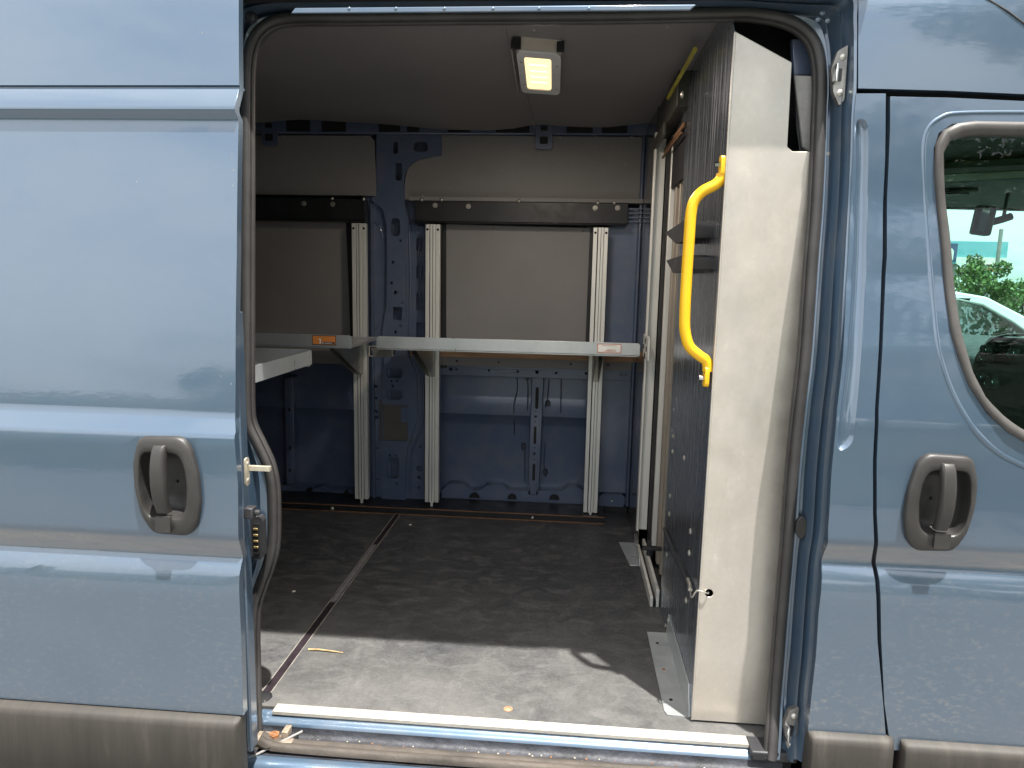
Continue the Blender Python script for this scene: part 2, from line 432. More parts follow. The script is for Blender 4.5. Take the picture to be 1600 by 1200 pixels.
# ------------------------------------------------------------------ the van
VAN = thing('cargo_van', 'slate blue high roof cargo van with its side door slid open', 'van', (-.6, .95, -.56))
def tumble(z): d = max(0, z-.80); return .085*d+.0915*d*d
LOWZ = [.0, .12, .405, .425, .455, .476, .4845, .4925, .53, .538, .548, .60, .746, .752, .756, .782, .786, .80, .95]
LOWY = [-.026, -.026, -.026, -.0255, -.0215, -.012, -.0065, -.0062, -.022, -.0252, -.026, -.026, -.0255, -.0240, -.0215, -.003, -.0008, 0, 0]
def prof_low(z): return interp(z, LOWZ, LOWY)
TOPZ = [1.355, 1.378, 1.388, 1.393, 1.402, 1.407, 1.413, 1.449, 1.4525, 1.4545, 1.457, 1.4595, 1.47]
TOPY = [0, 0, -.001, -.004, -.0165, -.0185, -.018, -.002, .0, .006, .006, 0, 0]
def door_prof(z): return -.1+prof_low(z)+tumble(z)+interp(z, TOPZ, TOPY)
CABZ = [.0, .12, .405, .425, .455, .476, .4845, .4925, .53, .538, .548, .62, .80, .92, .95, .985, 1.10]
CABY = [-.026, -.026, -.026, -.0255, -.0215, -.012, -.0065, -.0062, -.022, -.0252, -.026, -.0265, -.02, -.0135, -.0120, -.0085, 0]
def inset(z): return .05*min(1, max(0, (1.65-z)/.4))      # the body stands this far in from the slid-back door
def cab_prof(z): return interp(z, CABZ, CABY)+tumble(z)+inset(z)
ZC = LOWZ+TOPZ; ZCC = CABZ
PLANE = lambda x, y, prof: XZs(x, y, prof)

# --- door handle -----------------------------------------------------------
def poly_at(poly, ang):
    d = Vector((math.cos(ang), math.sin(ang))); best = 0
    for i in range(len(poly)):
        a, b = Vector(poly[i]), Vector(poly[(i+1) % len(poly)])
        e = b-a; den = d.x*e.y-d.y*e.x
        if abs(den) < 1e-12: continue
        t = (a.x*e.y-a.y*e.x)/den; s = (a.x*d.y-a.y*d.x)/den
        if t > 0 and -1e-6 <= s <= 1+1e-6: best = max(best, t)
    return best
K = .0014
H_OUT = fillet([(u*K, v*K) for u, v in [(-40, 73), (24, 75), (37, 62), (47, 20), (49, -22), (43, -56), (30, -74), (-26, -72), (-42, -45), (-50, -2), (-50, 35)]], .014, 5)
H_HOLE = fillet([(u*K, v*K) for u, v in [(-33, 51), (20, 50), (29, 30), (31, 0), (28, -30), (20, -45), (-26, -47), (-36, -30), (-40, 5), (-38, 35)]], .014, 5)
def handle(parent, cx, cz, prof, mirror=1):
    N = 72; cy = prof(cz)-.001
    sl = (prof(cz+.07)-prof(cz-.07))/.14
    def pt(u, v, y): return (cx+mirror*u, cy+y+sl*v, cz+v)
    specs = [(0, 1., .006), (0, 1.0, -.006), (.02, 1., -.0095), (.12, 1, -.0125), (.3, 1, -.0145), (.6, 1, -.016), (.86, 1, -.0165), (.96, 1, -.0145), (1, 1, -.009), (1, .95, .008), (1, .86, .02), (1, .68, .027), (1, .4, .03), (1, .05, .031)]
    rows = []
    angs = [2*math.pi*k/N for k in range(N)]
    ro = [poly_at(H_OUT, a) for a in angs]; rh = [poly_at(H_HOLE, a) for a in angs]
    for t, s, y in specs:
        rows.append([pt(math.cos(a)*(o*(1-t)+h*t)*s, math.sin(a)*(o*(1-t)+h*t)*s, y) for a, o, h in zip(angs, ro, rh)])
    h = mk('door_handle', loft(rows[:9], True), HANDLE, parent, 60)
    mk('handle_cup', loft(rows[8:], True), BOWL, h, 60)
    # grip strap
    R = []
    for k in range(17):
        t = k/16; v = .088-.142*t; yb = -.012-.016*math.sin(math.pi*min(1, t*1.04))**.6
        w = .0135+.0015*math.sin(math.pi*t); th = .009; uo = -.010*(0 if mirror > 0 else 1)+.001-.008*t*(mirror < 0)
        sec = [(-w, th), (-w, -th*.4), (-w*.7, -th), (w*.7, -th), (w, -th*.4), (w, th)]
        R.append([pt(a-.008+(.004 if mirror < 0 else 0), v, yb+b) for a, b in sec])
    V, F = loft(R, True); F += [tuple(range(6)), tuple(range(16*6+5, 16*6-1, -1))]
    mk('grip', (V, F), HANDLE, h, 50, bevel=.0015)
    mk('lock_cover', plate([(cx+mirror*(a-.006), cz+b) for a, b in rrect(0, -.076, .032, .034, .004)], cy-.0235, cy-.015), HANDLE, h, 30, bevel=.0012)
    return h

# --- sliding door (slid back, proud of the body) ----------------------------
de = [(373, -40), (373, 60), (371, 150), (370, 400), (368, 600), (367, 656), (368, 675), (372, 760), (374, 900), (377, 1000), (380, 1118)]
edge = [XZs(x, y, door_prof) for x, y in de]
out = [(-1.95, 1.68)]+[(e[0], e[1]) for e in edge]
zb = edge[-1][1]; out += [(-1.95, edge[-1][1])]
hc1 = XZ(268, 757, -.12)
hh = [(hc1[0]+u*.93, hc1[1]+v*.93) for u, v in H_OUT]
SD = panel('sliding_door', out, door_prof, ZC, PAINT, VAN, holes=[hh], ret=.020, bev=.003)
SD['label'] = 'blue sliding side door pushed back along the van side'
handle(SD, hc1[0], hc1[1], door_prof, 1)
def cladding(parent, x0, x1, z1, z0, y0, label=None, skew=0):
    sec = [(y0+.004, z1-.001), (y0-.012, z1-.004), (y0-.020, z1-.010), (y0-.0235, z1-.021), (y0-.025, z1-.045), (y0-.026, z0+.01), (y0-.018, z0), (y0+.01, z0-.002)]
    rows = []
    for x, d in ((x0, .012), (x0+.005, .003), (x0+.014, 0), (x1-.014, 0), (x1-.005, .003), (x1, .012)):
        rows.append([(x, y+d, z) for y, z in sec])
    V, F = loft(rows); n = len(sec); F += [tuple(range(n)), tuple(range(5*n+n-1, 5*n-1, -1))]
    return mk('lower_cladding', (V, F), CLAD, parent, 40, bevel=.0015, label=label)
cladding(SD, -1.95, edge[-1][0]-.004, zb-.001, -.03, -.126)
V, F = plate([(-1.95, -.033), (edge[-1][0]-.004, -.033), (edge[-1][0]-.006, -.13), (-1.95, -.13)], -.118, -.09); mk('lower_edge', (V, F), PAINT, SD, bevel=.006)
for x, y, q_ in ((316, 51, 1.3), (190, 193, 1.), (366, 205, 1.4), (362, 246, 1.2), (365, 266, 1.5), (364, 290, 1.), (214, 284, 1.), (361, 600, 1.1), (345, 588, .9)):
    a = XZs(x, y, door_prof); mk('paint_nick', plate(circ(a[0], a[1], .0010*q_, 7, 1.5), door_prof(a[1])-.0004, door_prof(a[1])+.001), GREYPL, SD)
# inner shell of the door
mk('door_inner_frame', join(box(-1.93, -.70, -.052, -.03, .0, 1.0), box(-.70, -.688, -.055, -.02, .0, 1.0)), JAMB, SD, bevel=.004)
# guide bracket, rubber bumper on the door edge
xb = edge[6][0]
gb = mk('guide_bracket', join(plate(rrect(-.083, .668, .018, .060, .008), xb+.002, xb+.006, 'YZ'), box(xb+.002, xb+.05, -.076, -.066, .668, .678)), CREAM, SD, 30, bevel=.0015)
for z in (.686, .650): mk('bolt', cyl((xb+.006, -.083, z), 'X', .004, .003, 8), SCREW, gb, 30)
mk('rubber_bumper', join(box(xb-.002, xb+.018, -.095, -.07, .568, .592), cyl((xb+.018, -.083, .58), 'X', .006, .012, 12)), DARKPL, SD, bevel=.003)
# --- body side aft of the opening, far away to the left (hidden by the door) --
def tall(z): return prof_low(z)+tumble(z)
panel('rear_body_side', [(-3.3, -.05), (-.80, -.05), (-.80, 1.70), (-3.3, 1.70)], tall, ZC, PAINT, VAN, ret=.05, bev=.01)

# --- seal path --------------------------------------------------------------
SEALPX = [(400, 1146), (398, 1100), (397, 1040), (396, 985), (399, 945), (409, 912), (419, 886), (427, 855), (428.5, 810), (427, 762), (420, 727), (405, 694), (391, 664), (387.5, 636), (387, 560), (387, 400), (387, 250), (387, 150),
          (388, 105), (392, 78), (402, 56), (420, 39), (445, 31), (485, 29), (560, 29), (735, 27), (940, 26), (1140, 22.5), (1190, 25), (1230, 34), (1256, 49), (1272, 70), (1279, 98), (1281, 137), (1279.5, 175), (1277, 250),
          (1273, 330), (1267, 405), (1262, 480), (1256, 560), (1247, 640), (1237, 740), (1231, 827), (1227, 880), (1220, 960), (1215, 1025), (1210, 1087), (1206, 1150), (1203, 1186)]
def seal_prof(z): return interp(z, [-.05, .12], [.06, .122])+.6*tumble(z)
seal3 = []
for x, y in SEALPX:
    a = XZs(x, y, seal_prof); seal3.append(Vector((a[0], seal_prof(a[1]), a[1])))
sp = smoothpath(seal3, 5)
sect = [(-.0145, .010), (-.0150, .0), (-.0125, -.009), (-.006, -.0145), (.001, -.0150), (.0065, -.0125), (.0085, -.008), (.0092, -.004), (.0118, -.0045), (.0148, -.002), (.0155, .004), (.0140, .010)]
mk('door_seal', tube(sp, 1, sect=[(-a, b) for a, b in sect], up=(0, 1, 0)), RUBBER, VAN, 50)
# dark inner lip flange just inside the seal
mk('seal_inner_flange', tube([p+Vector((0, .02, 0)) for p in sp], 1, sect=[(-.004, -.01), (.004, -.01), (.004, .012), (-.004, .012)], up=(0, 1, 0)), DARKPL, VAN, 50)

# --- jamb: pressed steel return between the seal and the outer skin -----------
OUTPX = [(340, 1146), (340, 1100), (340, 1040), (340, 985), (340, 945), (340, 912), (340, 886), (340, 855), (340, 810), (340, 762), (340, 727), (340, 694), (340, 664), (340, 636), (340, 560), (340, 400), (340, 250), (340, 150),
         (340, 100), (340, 50), (345, 10), (370, -4), (420, -10), (485, -12), (560, -12), (735, -12), (940, -12), (1140, -12), (1220, -8), (1290, -8), (1336, -10), (1339, 30), (1339, 80), (1338, 140), (1335, 178), (1333, 250),
         (1329, 330), (1325, 405), (1321, 480), (1317, 560), (1308, 640), (1299, 740), (1294, 827), (1285, 880), (1279, 960), (1275, 1025), (1268, 1087), (1262, 1150), (1257, 1190)]
rows = []
prof_j = [(0, 0, .012), (.06, 0, -.002), (.20, .04, -.004), (.28, .06, -.006), (.40, .06, .010), (.48, .10, .012), (.56, .32, -.006), (.64, .44, -.012), (.72, .46, .0), (.80, .60, .002), (.90, .95, -.002), (1.0, 1, 0)]
o3 = []
for (x, y) in OUTPX:
    pf = lambda z: .003+tumble(z)+inset(z); a = XZs(x, y, pf); o3.append(Vector((a[0], pf(a[1]), a[1])))
op = smoothpath(o3, 5)
R = []
for a, b in zip(sp, op):
    row = []
    for t, fr, dy in prof_j:
        q = a.lerp(b, t); row.append((q.x, a.y*(1-fr)+b.y*fr+dy, q.z))
    R.append(row)
mk('door_jamb', loft(R), JAMB, VAN, 60)
# door check: deep recessed gutter over the opening
mk('gutter_rail', box(-.80, .54, .108, .130, 1.664, 1.70), BLACK, VAN, bevel=.003)
jr = mk('drip_flange', plate([XZ(462, 13, .11), XZ(1088, 8, .11), XZ(1078, 17, .11), XZ(455, 22, .11)], .106, .112), JAMB, VAN, bevel=.002)
for x in (545, 618, 694, 770, 842, 920): 
    a = XZ(x, 13, .104); mk('rivet', dome((a[0], .106, a[1]), (0, -1, 0), .004), JAMB, jr)

# --- B pillar outer skin -----------------------------------------------------
pj = lambda x, y: XZs(x, y, cab_prof)
gapL = [(1384, 146), (1383, 250), (1379, 400), (1374, 520), (1367, 640), (1364, 720), (1364, 800), (1366, 900), (1371, 1000), (1380, 1100), (1392, 1200)]
edR = [(1262, 1146), (1268, 1087), (1275, 1025), (1279, 960), (1284, 890), (1293, 850), (1294, 827), (1299, 740), (1308, 640), (1317, 560), (1321, 480), (1325, 405), (1329, 330), (1333, 250), (1335, 178), (1338, 146)]
bo = [pj(*q) for q in gapL[:-1]]+[pj(1384, 1150)]+[pj(*q) for q in edR]
pill = [pj(*q) for q in [(1346, 186), (1356, 198), (1357, 260), (1354, 400), (1347, 540), (1337, 660), (1332, 690), (1320, 702), (1309, 700), (1311, 660), (1324, 540), (1333, 400), (1337, 260), (1337, 196)]]
pill_s = [(p.x, p.y) for p in smoothpath([Vector((a, b)) for a, b in pill], 3, True)]
BP = panel('pillar_panel', bo, cab_prof, ZCC, PAINT, VAN, holes=[pill_s], ret=.02, bev=.003)
rows = []
cxp = [((a+0), b) for a, b in pill_s]
ctr = lambda z: interp(z, [p[1] for p in sorted(pill_s, key=lambda q: q[1])], [p[0] for p in sorted(pill_s, key=lambda q: q[1])])
mx = sum(p[0] for p in pill_s)/len(pill_s)
def shrink(poly, d):
    o = []; n = len(poly); s = sum(poly[i][0]*poly[(i+1) % n][1]-poly[(i+1) % n][0]*poly[i][1] for i in range(n)); s = 1 if s > 0 else -1
    for i in range(n):
        a, b = Vector(poly[i-1]), Vector(poly[(i+1) % n]); t = (b-a).normalized(); nn = Vector((-t.y, t.x))*s
        o.append((poly[i][0]+nn.x*d, poly[i][1]+nn.y*d))
    return o
for d, y in ((-.001, 0), (.003, .003), (.006, .008), (.008, .009)):
    rows.append([(a, cab_prof(b)+y, b) for a, b in shrink(pill_s, d)])
V, F = loft(rows, True); n = len(pill_s); last = shrink(pill_s, .008)
_, tri, _ = tess(last); F += [tuple(3*n+i for i in t) for t in tri]
mk('pressed_recess', (V, F), PAINT, BP, 50)
# --- upper body side above the cab door --------------------------------------
ub = [pj(1341, 138), pj(1388, 139), pj(1480, 141.5), pj(1600, 147), pj(1760, 156)]
ubx = ub+[(1.6, 1.425), (1.98, 1.38), (1.86, 1.60), (1.5, 1.75), (pj(1341, 0)[0]-.01, 1.75), pj(1341, 0), pj(1341, 70)]
def up_prof(z): return cab_prof(z)
UB = panel('upper_body_side', ubx, up_prof, ZCC, PAINT, VAN, ret=.02, bev=.003)
a, b = pj(1535, -6), pj(1620, 52)
mk('roof_seam', tube([(q[0], cab_prof(q[1])-.0005, q[1]) for q in (pj(1500, -30), a, pj(1575, 18), b, pj(1700, 100))], .0022, 6), DARKPL, UB)
# roof: curved shell joining both sides
def roofsec(s=0):
    h = [(tumble(1.70)+.0, 1.695), (.165, 1.76), (.20, 1.83), (.27, 1.885), (.38, 1.92), (.6, 1.945), (.95, 1.955)]
    return h+[(1.9-y, z) for y, z in reversed(h[:-1])]
RS = roofsec()
rows = [[(x, y, z) for y, z in RS] for x in (-3.3, -2, -1, -.5, 0, .5, 1.0)]+[[(1.0+d, y, 1.0*(z-k)) for y, z in RS] for d, k in ((.4, .02), (.75, .08), (1.0, .2))]
mk('roof', loft(rows), PAINT, VAN, 60)
panel('roof_edge_side', [(-3.3, 1.70), (.62, 1.70), (.62, 1.765), (-3.3, 1.765)], lambda z: tumble(z), ZC, PAINT, VAN, ret=.02, bev=.003)
mk('opening_cant_rail', box(-.82, .60, .108, .215, 1.700, 1.725), BLACK, VAN)
# header beam above the opening and side walls of the far side
mk('opening_header', box(-.80, .62, .212, .225, 1.694, 1.71), BLACK, VAN)
mk('far_body_side', box(-3.3, .5, 1.88, 1.9, -.1, 1.75), PAINT, VAN, bevel=.01)
mk('rear_doors', box(-3.3, -3.27, .03, 1.88, -.1, 1.9), INNER, VAN, bevel=.01)
mk('underbody', box(-3.3, 2.2, .06, 1.86, -.2, -.13), BLACK, VAN)

# --- cab door ----------------------------------------------------------------
gr = [(1392, 1172), (1382, 1100), (1377, 1000), (1373, 900), (1370, 800), (1370, 720), (1373, 640), (1380, 520), (1386, 400), (1389, 250), (1391, 200), (1391, 151)]
co_ = [pj(*q) for q in gr]+[pj(1480, 152.5), pj(1600, 158), pj(1760, 170), (1.6, 1.415), (1.92, 1.37), (2.2, 1.1), (2.35, .85)]+[(2.3, pj(1600, 1172)[1])]
wout = [(1700, 183), (1600, 190.5), (1520, 189), (1487, 194), (1467, 208), (1459, 232), (1459, 270), (1464, 330), (1470, 385), (1477, 464), (1485, 520), (1496, 557), (1513, 602), (1541, 645), (1573, 675), (1600, 691), (1700, 735), (1800, 770), (1900, 790), (2050, 800), (2080, 780), (2000, 500), (1880, 270), (1820, 205)]
wo_ = [pj(*q) for q in wout]
wo_s = wo_
CO = pj(1465, 785); hc2 = (CO[0], CO[1])
hh2 = [(hc2[0]-u*.93, hc2[1]+v*.93) for u, v in H_OUT]
CD = panel('cab_door', co_, cab_prof, ZCC, PAINT, VAN, holes=[wo_s, hh2], ret=.03, bev=.0045)
handle(CD, hc2[0], hc2[1], cab_prof, -1)
# raised swage round the window
sw = [(1600, 176), (1500, 177), (1470, 184), (1449, 203), (1443, 240), (1446, 320), (1452, 400), (1458, 470), (1464, 530), (1474, 575), (1492, 622), (1520, 668), (1556, 704), (1600, 728), (1700, 770), (1800, 800)]
swp = smoothpath([Vector((a, cab_prof(b)+.0015, b)) for a, b in [pj(*q) for q in sw]], 5)
ss = [(-.011, .0035), (-.007, .0012), (-.003, -.0028), (.001, -.0034), (.006, -.0008), (.012, .0035)]
mk('window_swage', tube(swp, 1, sect=ss, up=(0, 1, 0)), PAINT, CD, 70)
win = [(1865, 280), (1800, 222), (1700, 211), (1600, 213), (1530, 212), (1495, 214), (1481, 222), (1475, 240), (1476, 287), (1485, 367), (1493, 455), (1499, 497), (1506, 530), (1520, 579), (1541, 621), (1573, 653), (1600, 672), (1700, 715), (1800, 750), (1900, 768), (2040, 778), (1975, 500)]
# rubber frame: constant count along both outlines by angle about the window centre
wc = pj(1700, 470)
def around(poly, n=96):
    rel = [(a-wc[0], b-wc[1]) for a, b in poly]; return [(poly_at(rel, 2*math.pi*k/n)) for k in range(n)]
A, B = around(wo_), around([pj(*q) for q in win])
rows = []
for t, dy in ((0, .012), (0.0, -.001), (.08, -.006), (.35, -.0085), (.7, -.0065), (.92, -.002), (1, .004), (1, .02)):
    rw = []
    for k in range(96):
        r = A[k]*(1-t)+B[k]*t; x = wc[0]+r*math.cos(2*math.pi*k/96); z = wc[1]+r*math.sin(2*math.pi*k/96)
        rw.append((x, cab_prof(z)+dy, z))
    rows.append(rw)
mk('window_frame', loft(rows, True), FRAME_R, CD, 60)
gp = [(wc[0]+B[k]*1.01*math.cos(2*math.pi*k/96), wc[1]+B[k]*1.01*math.sin(2*math.pi*k/96)) for k in range(96)]
pts, tri, _ = tess(gp)
mk('window_glass', ([(p.x, cab_prof(p.y)*0+tumble(max(p.y, .95))+inset(p.y)+.012, p.y) for p in pts], [tuple(t) for t in tri]), GLASS, CD)
cz1 = pj(1500, 1160)[1]
cladding(CD, pj(1405, 1170)[0], 2.28, cz1+.001, -.10, .024)
cladding(VAN, pj(1262, 1150)[0], pj(1396, 1160)[0]-.003, pj(1320, 1144)[1], -.10, .024)
mk('cab_door_inner', join(box(.68, 2.25, .10, .13, -.05, .70), box(.66, .70, .11, .15, -.05, .95)), OLIVE, CD, bevel=.01)
# dark void behind the shut lines
mk('shut_line_channel', join(plate([pj(1350, 1190), pj(1350, 750), pj(1362, 500), pj(1366, 150), pj(1402, 150), pj(1402, 500), pj(1394, 750), pj(1400, 1000), pj(1415, 1190)], .15, .16),
     loft([[(x+.0, cab_prof(z)+.018+dy, z+dz) for dy, dz in ((0, .02), (.03, -.02))] for x, z in [pj(1350, 145), pj(1480, 147), pj(1600, 152), pj(1720, 160)]])), BLACK, VAN)
rows = []
for q in gapL[:-1]:
    x, z = pj(*q); rows.append([(x-.02, cab_prof(z)+.019, z), (x+.025, cab_prof(z)+.024, z)])
mk('shut_line_liner', loft(rows), BLACK, VAN)

# --- strikers, hinge cup, contact plate ----------------------------------------
def on_jamb(x, y, d=.03): pf = lambda z: tumble(z)+inset(z)+d; a = XZs(x, y, pf); return Vector((a[0], pf(a[1]), a[1]))
for cyx, cyy, hgt, nm in ((1311, 118, 1., 'upper'), (1236, 1140, .95, 'lower')):
    c = on_jamb(cyx, cyy, .026)
    S = mk('door_striker', plate([(c.x+u, c.z+v) for u, v in fillet([(-.008, .048), (.012, .06), (.014, -.05), (.004, -.062), (-.010, -.035), (-.018, .01), (-.016, .02)], .004)], c.y-.004, c.y+.012), simple('striker_steel_'+nm, (.3, .29, .28), .38, .8, .2, 30), VAN, 30, bevel=.0015)
    mk('striker_loop', tube([(c.x-.012, c.y-.002, c.z+.016), (c.x-.012, c.y-.022, c.z+.016), (c.x-.012, c.y-.022, c.z-.016), (c.x-.012, c.y-.002, c.z-.016)], .0035, 8), CHROME, S, 50)
    mk('striker_pocket', plate(rrect(c.x-.002, c.z, .012, .026, .003), c.y-.0055, c.y-.003), BLACK, S)
    for dv in (.036, -.036): mk('bolt', dome((c.x+.003, c.y-.004, c.z+dv), (0, -1, 0), .0075, .6), SCREW, S)
c = on_jamb(1250, 822, .065)
hb = mk('hinge_cup', plate(circ(c.x, c.z, .012, 20, 2.2), c.y-.012, c.y+.02), DARKPL, VAN, 30, bevel=.002)
mk('cup_rim', plate(circ(c.x, c.z, .009, 20, 2.3), c.y-.0135, c.y-.011), simple('cup_metal', (.04, .038, .035), .4, .3), hb)
for q in ((1285, 20), (1278, 30), (1293, 32)):
    c = on_jamb(q[0], q[1], .024); mk('jamb_bolt', dome(c, (0, -1, 0), .006, .5), JAMB, VAN)
c = on_jamb(394, 28, .03); mk('jamb_grommet', join(cyl(c, (0, -1, 0), .013, .006, 16), dome(c+Vector((0, -.006, 0)), (0, -1, 0), .010, .6)), DARKPL, VAN, 40)
# electrical contact plate on the rear jamb
c = on_jamb(404, 839, .045)
cp = mk('contact_plate', plate([(c.x+u, c.z+v) for u, v in fillet([(-.010, .054), (.010, .054), (.016, .044), (.016, -.042), (.006, -.054), (-.008, -.052), (-.015, -.040), (-.015, .044)], .004)], c.y-.010, c.y+.01), DARKPL, VAN, 30, bevel=.003)
mk('contact_pad', plate(rrect(c.x, c.z, .016, .075, .004), c.y-.013, c.y-.009), BLACK, cp)
for k in range(4): mk('contact_pin', box(c.x-.006, c.x+.005, c.y-.0155, c.y-.012, c.z+.022-.015*k, c.z+.027-.015*k), GOLD, cp, bevel=.0008)

# --- sill ---------------------------------------------------------------------
X0, X1 = -.80, .53
XS = [X0+(X1-X0)*k/16 for k in range(17)]
mk('door_sill', loft([[(x, y, z) for y, z in [(.112, -.003), (.103, -.006), (.099, -.011), (.094, -.015), (.088, -.0165), (.083, -.020), (.081, -.026)]] for x in XS]), JAMB, VAN, 60)
GRIME = simple('grimy_channel', (.030, .032, .040), .6, .1, .8, 30, bmp=.8, bscale=90, stretch=(.4, 1, 1))
mk('sill_channel', loft([[(x, y, z) for y, z in [(.081, -.025), (.079, -.038), (.070, -.044), (.055, -.046), (.044, -.043), (.034, -.045), (.0, -.045)]] for x in XS]), GRIME, VAN, 60)
mk('outer_sill', loft([[(x, y, z) for y, z in [(.002, -.046), (-.010, -.047), (-.024, -.053), (-.034, -.070), (-.040, -.12), (-.036, -.2)]] for x in XS]), JAMB, VAN, 60)
mk('sill_seal', tube(smoothpath([(-.70, .02, -.012), (-.675, .022, -.024), (-.60, .022, -.030), (0, .022, -.031), (.42, .022, -.030), (.50, .03, -.022)], 5), 1, sect=[(-.019, -.008), (-.0175, .003), (-.012, .0075), (-.004, .0065), (0, .0045), (.004, .0065), (.012, .0075), (.018, .003), (.019, -.008)], up=(0, 0, 1)), DIRTR, VAN, 50)
for k in range(46):
    rr = random.Random(k); x = rr.uniform(-.62, .45); y = rr.uniform(.048, .075)
    mk('grit', dome((x, y, -.044), (0, 0, 1), rr.uniform(.0012, .003), .7, 6, 2), CREAM if k % 3 else RUST, VAN, 30)
st = mk('sill_trim', join(plate([(-.705, .099), (.455, .099), (.455, .128), (-.705, .128)], .0010, .0030, 'XY'), box(-.705, .455, .0965, .0995, -.006, .0030), *[box(-.705, .455, .103+.0075*k, .1055+.0075*k, .0030, .0042) for k in range(4)]), ALUW, VAN, 30, bevel=.0008)
mk('step_riser', box(X0, .56, .11, .125, -.13, -.012), BLACK, VAN)
mk('sill_corner', box(.455, .56, .07, .13, -.02, .004), DARKPL, VAN, bevel=.004)
# rusty roller arm at the rear lower corner
ra = mk('roller_arm', join(rot(box(-.79, -.625, .018, .050, -.034, -.028), 'Y', -.10, (-.7, 0, -.03)), box(-.72, -.69, .02, .055, -.052, -.022), box(-.655, -.640, .03, .06, -.035, -.004)), simple('rusty_arm', (.26, .21, .16), .6, .3, .5, 40, bmp=.5), VAN, bevel=.002)
mk('rusty_nut', cyl((-.675, .036, -.026), 'Z', .013, .012, 6), RUST, ra, 30)
mk('roller_wheel', cyl((-.63, .045, -.034), 'Z', .011, .014, 16), DARKPL, ra, 30)
mk('door_cable', tube(smoothpath([(-.61, .05, -.012), (-.66, .02, -.028), (-.72, -.01, -.05), (-.79, -.03, -.075)], 6), .0028, 7), GREYPL, ra)
for q in ((-.745, .03, -.026), (-.76, .028, -.03)): mk('bolt', dome(q, (0, -.5, 1), .005, .6), SCREW, ra)

# --- floor --------------------------------------------------------------------
fl = mk('load_floor', box(-3.25, .60, .12, 1.86, -.03, 0), FLOOR, VAN, 0)
sx = -.755
mk('floor_joint', join(box(sx-.010, sx+.010, .14, 1.60, .0, .0015)), simple('joint_mastic', (.018, .012, .016), .5, 0, .5, 30), fl)
for dx_ in (-.013, .012): mk('joint_edge', box(sx+dx_, sx+dx_+.0025, .135, 1.595, .0, .0028), simple('scuffed_edge', (.3, .28, .25), .5, .3, .3, 20), fl)
mk('joint_tape', box(sx-.0085, sx+.0085, .70, 1.22, .0015, .0022), simple('grey_tape', (.15, .15, .155), .6, 0, .3, 60), fl)
mk('mastic_blob', dome((sx-.004, .155, 0), (0, 0, 1), .028, .25), BLACK, fl)
c = P(794, 1108, 2, 0); mk('floor_bolt', join(dome((c.x, c.y, .0), (0, 0, 1), .009, .35), cyl((c.x, c.y, 0), 'Z', .0115, .0010, 16)), simple('worn_bolt_head', (.45, .24, .14), .5, .3, .3, 60), fl)

# batten along the foot of the far wall
ba = mk('floor_batten', box(-3.2, .185, 1.60, 1.76, .0, .030), BEAM, VAN, bevel=.002)
mk('bare_edge', join(box(-3.2, .186, 1.598, 1.602, -.0, .0045), box(-3.2, .186, 1.600, 1.604, .0285, .0325)), WOODD, ba)
c = P(519, 795, 1, 1.598); mk('bolt', dome(c, (0, -1, 0), .010, .6), SCREW, ba)
c = P(832, 809, 1, 1.598); mk('bolt', dome(c, (0, -1, 0), .007, .6), SCREW, ba)

# --- ceiling --------------------------------------------------------------------
sag = [(-3.3, 1.72), (-1.4, 1.722), (-1.2, 1.738), (-.95, 1.728), (-.75, 1.716), (-.58, 1.700), (-.38, 1.696), (-.27, 1.703), (-.16, 1.724), (-.05, 1.714), (.12, 1.71), (.26, 1.725), (.34, 1.735)]
rows = []
ny = 14
for j in range(ny+1):
    y = .215+(1.63-.215)*j/ny; w = max(0, (j/ny-.35)/.65)**2; row = []
    for k in range(60):
        x = -3.3+(.60+3.3)*k/59; zz = interp(x, [a for a, b in sag], [b for a, b in sag])
        row.append((x, y, 1.703*(1-w)+zz*w))
    rows.append(row)
hl = mk('headliner', loft(rows), CEIL, VAN, 60)
for x, y in ((520, 148), (567, 178), (834, 48), (844, 150), (850, 180), (1043, 43), (1031, 178), (1035, 190)):
    c = P(x, y, 2, 1.702); mk('screw', dome((c.x, c.y, 1.7035), (0, 0, -1), .0055, .5), RIV, hl)
mk('seam', box(-.186, -.184, .2, .50, 1.7, 1.7025), RIV, hl)
mk('seam', box(-.171, -.169, .9, 1.6, 1.7, 1.7045), RIV, hl)
mk('ceiling_shell', box(-3.3, .6, .15, 1.88, 1.76, 1.775), BLACK, VAN)

# --- far side wall ----------------------------------------------------------------
YW = 1.72
# outer skin as seen from inside, with its waist pressing
z1, z2, z3 = XZ(760, 625, 1.83)[1], XZ(760, 647, 1.83)[1], XZ(760, 661, 1.83)[1]
sk = [(1.855, 1.75), (1.855, z1+.02), (1.853, z1), (1.822, z2+.004), (1.820, z2), (1.823, z2-.004), (1.845, z3), (1.850, z3-.015), (1.852, .10), (1.85, -.05)]
mk('inner_skin', loft([[(x, y, z) for y, z in sk] for x in (-3.3, -1.4, 0, .6)]), INNER, VAN, 60)
# upper rail
def hpx(x0, y0, x1, y1, Y, d, nm, mat, par, **k): return mk(nm, pbox(x0, y0, x1, y1, Y, d), mat, par, **k)
z_a, z_b = 1.695, 1.80
UR = mk('roof_side_rail', box(-3.3, .32, 1.70, 1.84, z_a, z_b), INNER, VAN, bevel=.004)
for x0, x1 in ((448, 484), (503, 540), (592, 625), (636, 655), (700, 735), (775, 827), (885, 926), (940, 980)):
    a = XZ(x0, 205, 1.695)[0]; b = XZ(x1, 205, 1.695)[0]; mk('rail_opening', box(a, b, 1.693, 1.705, 1.702, 1.76), BLACK, UR)
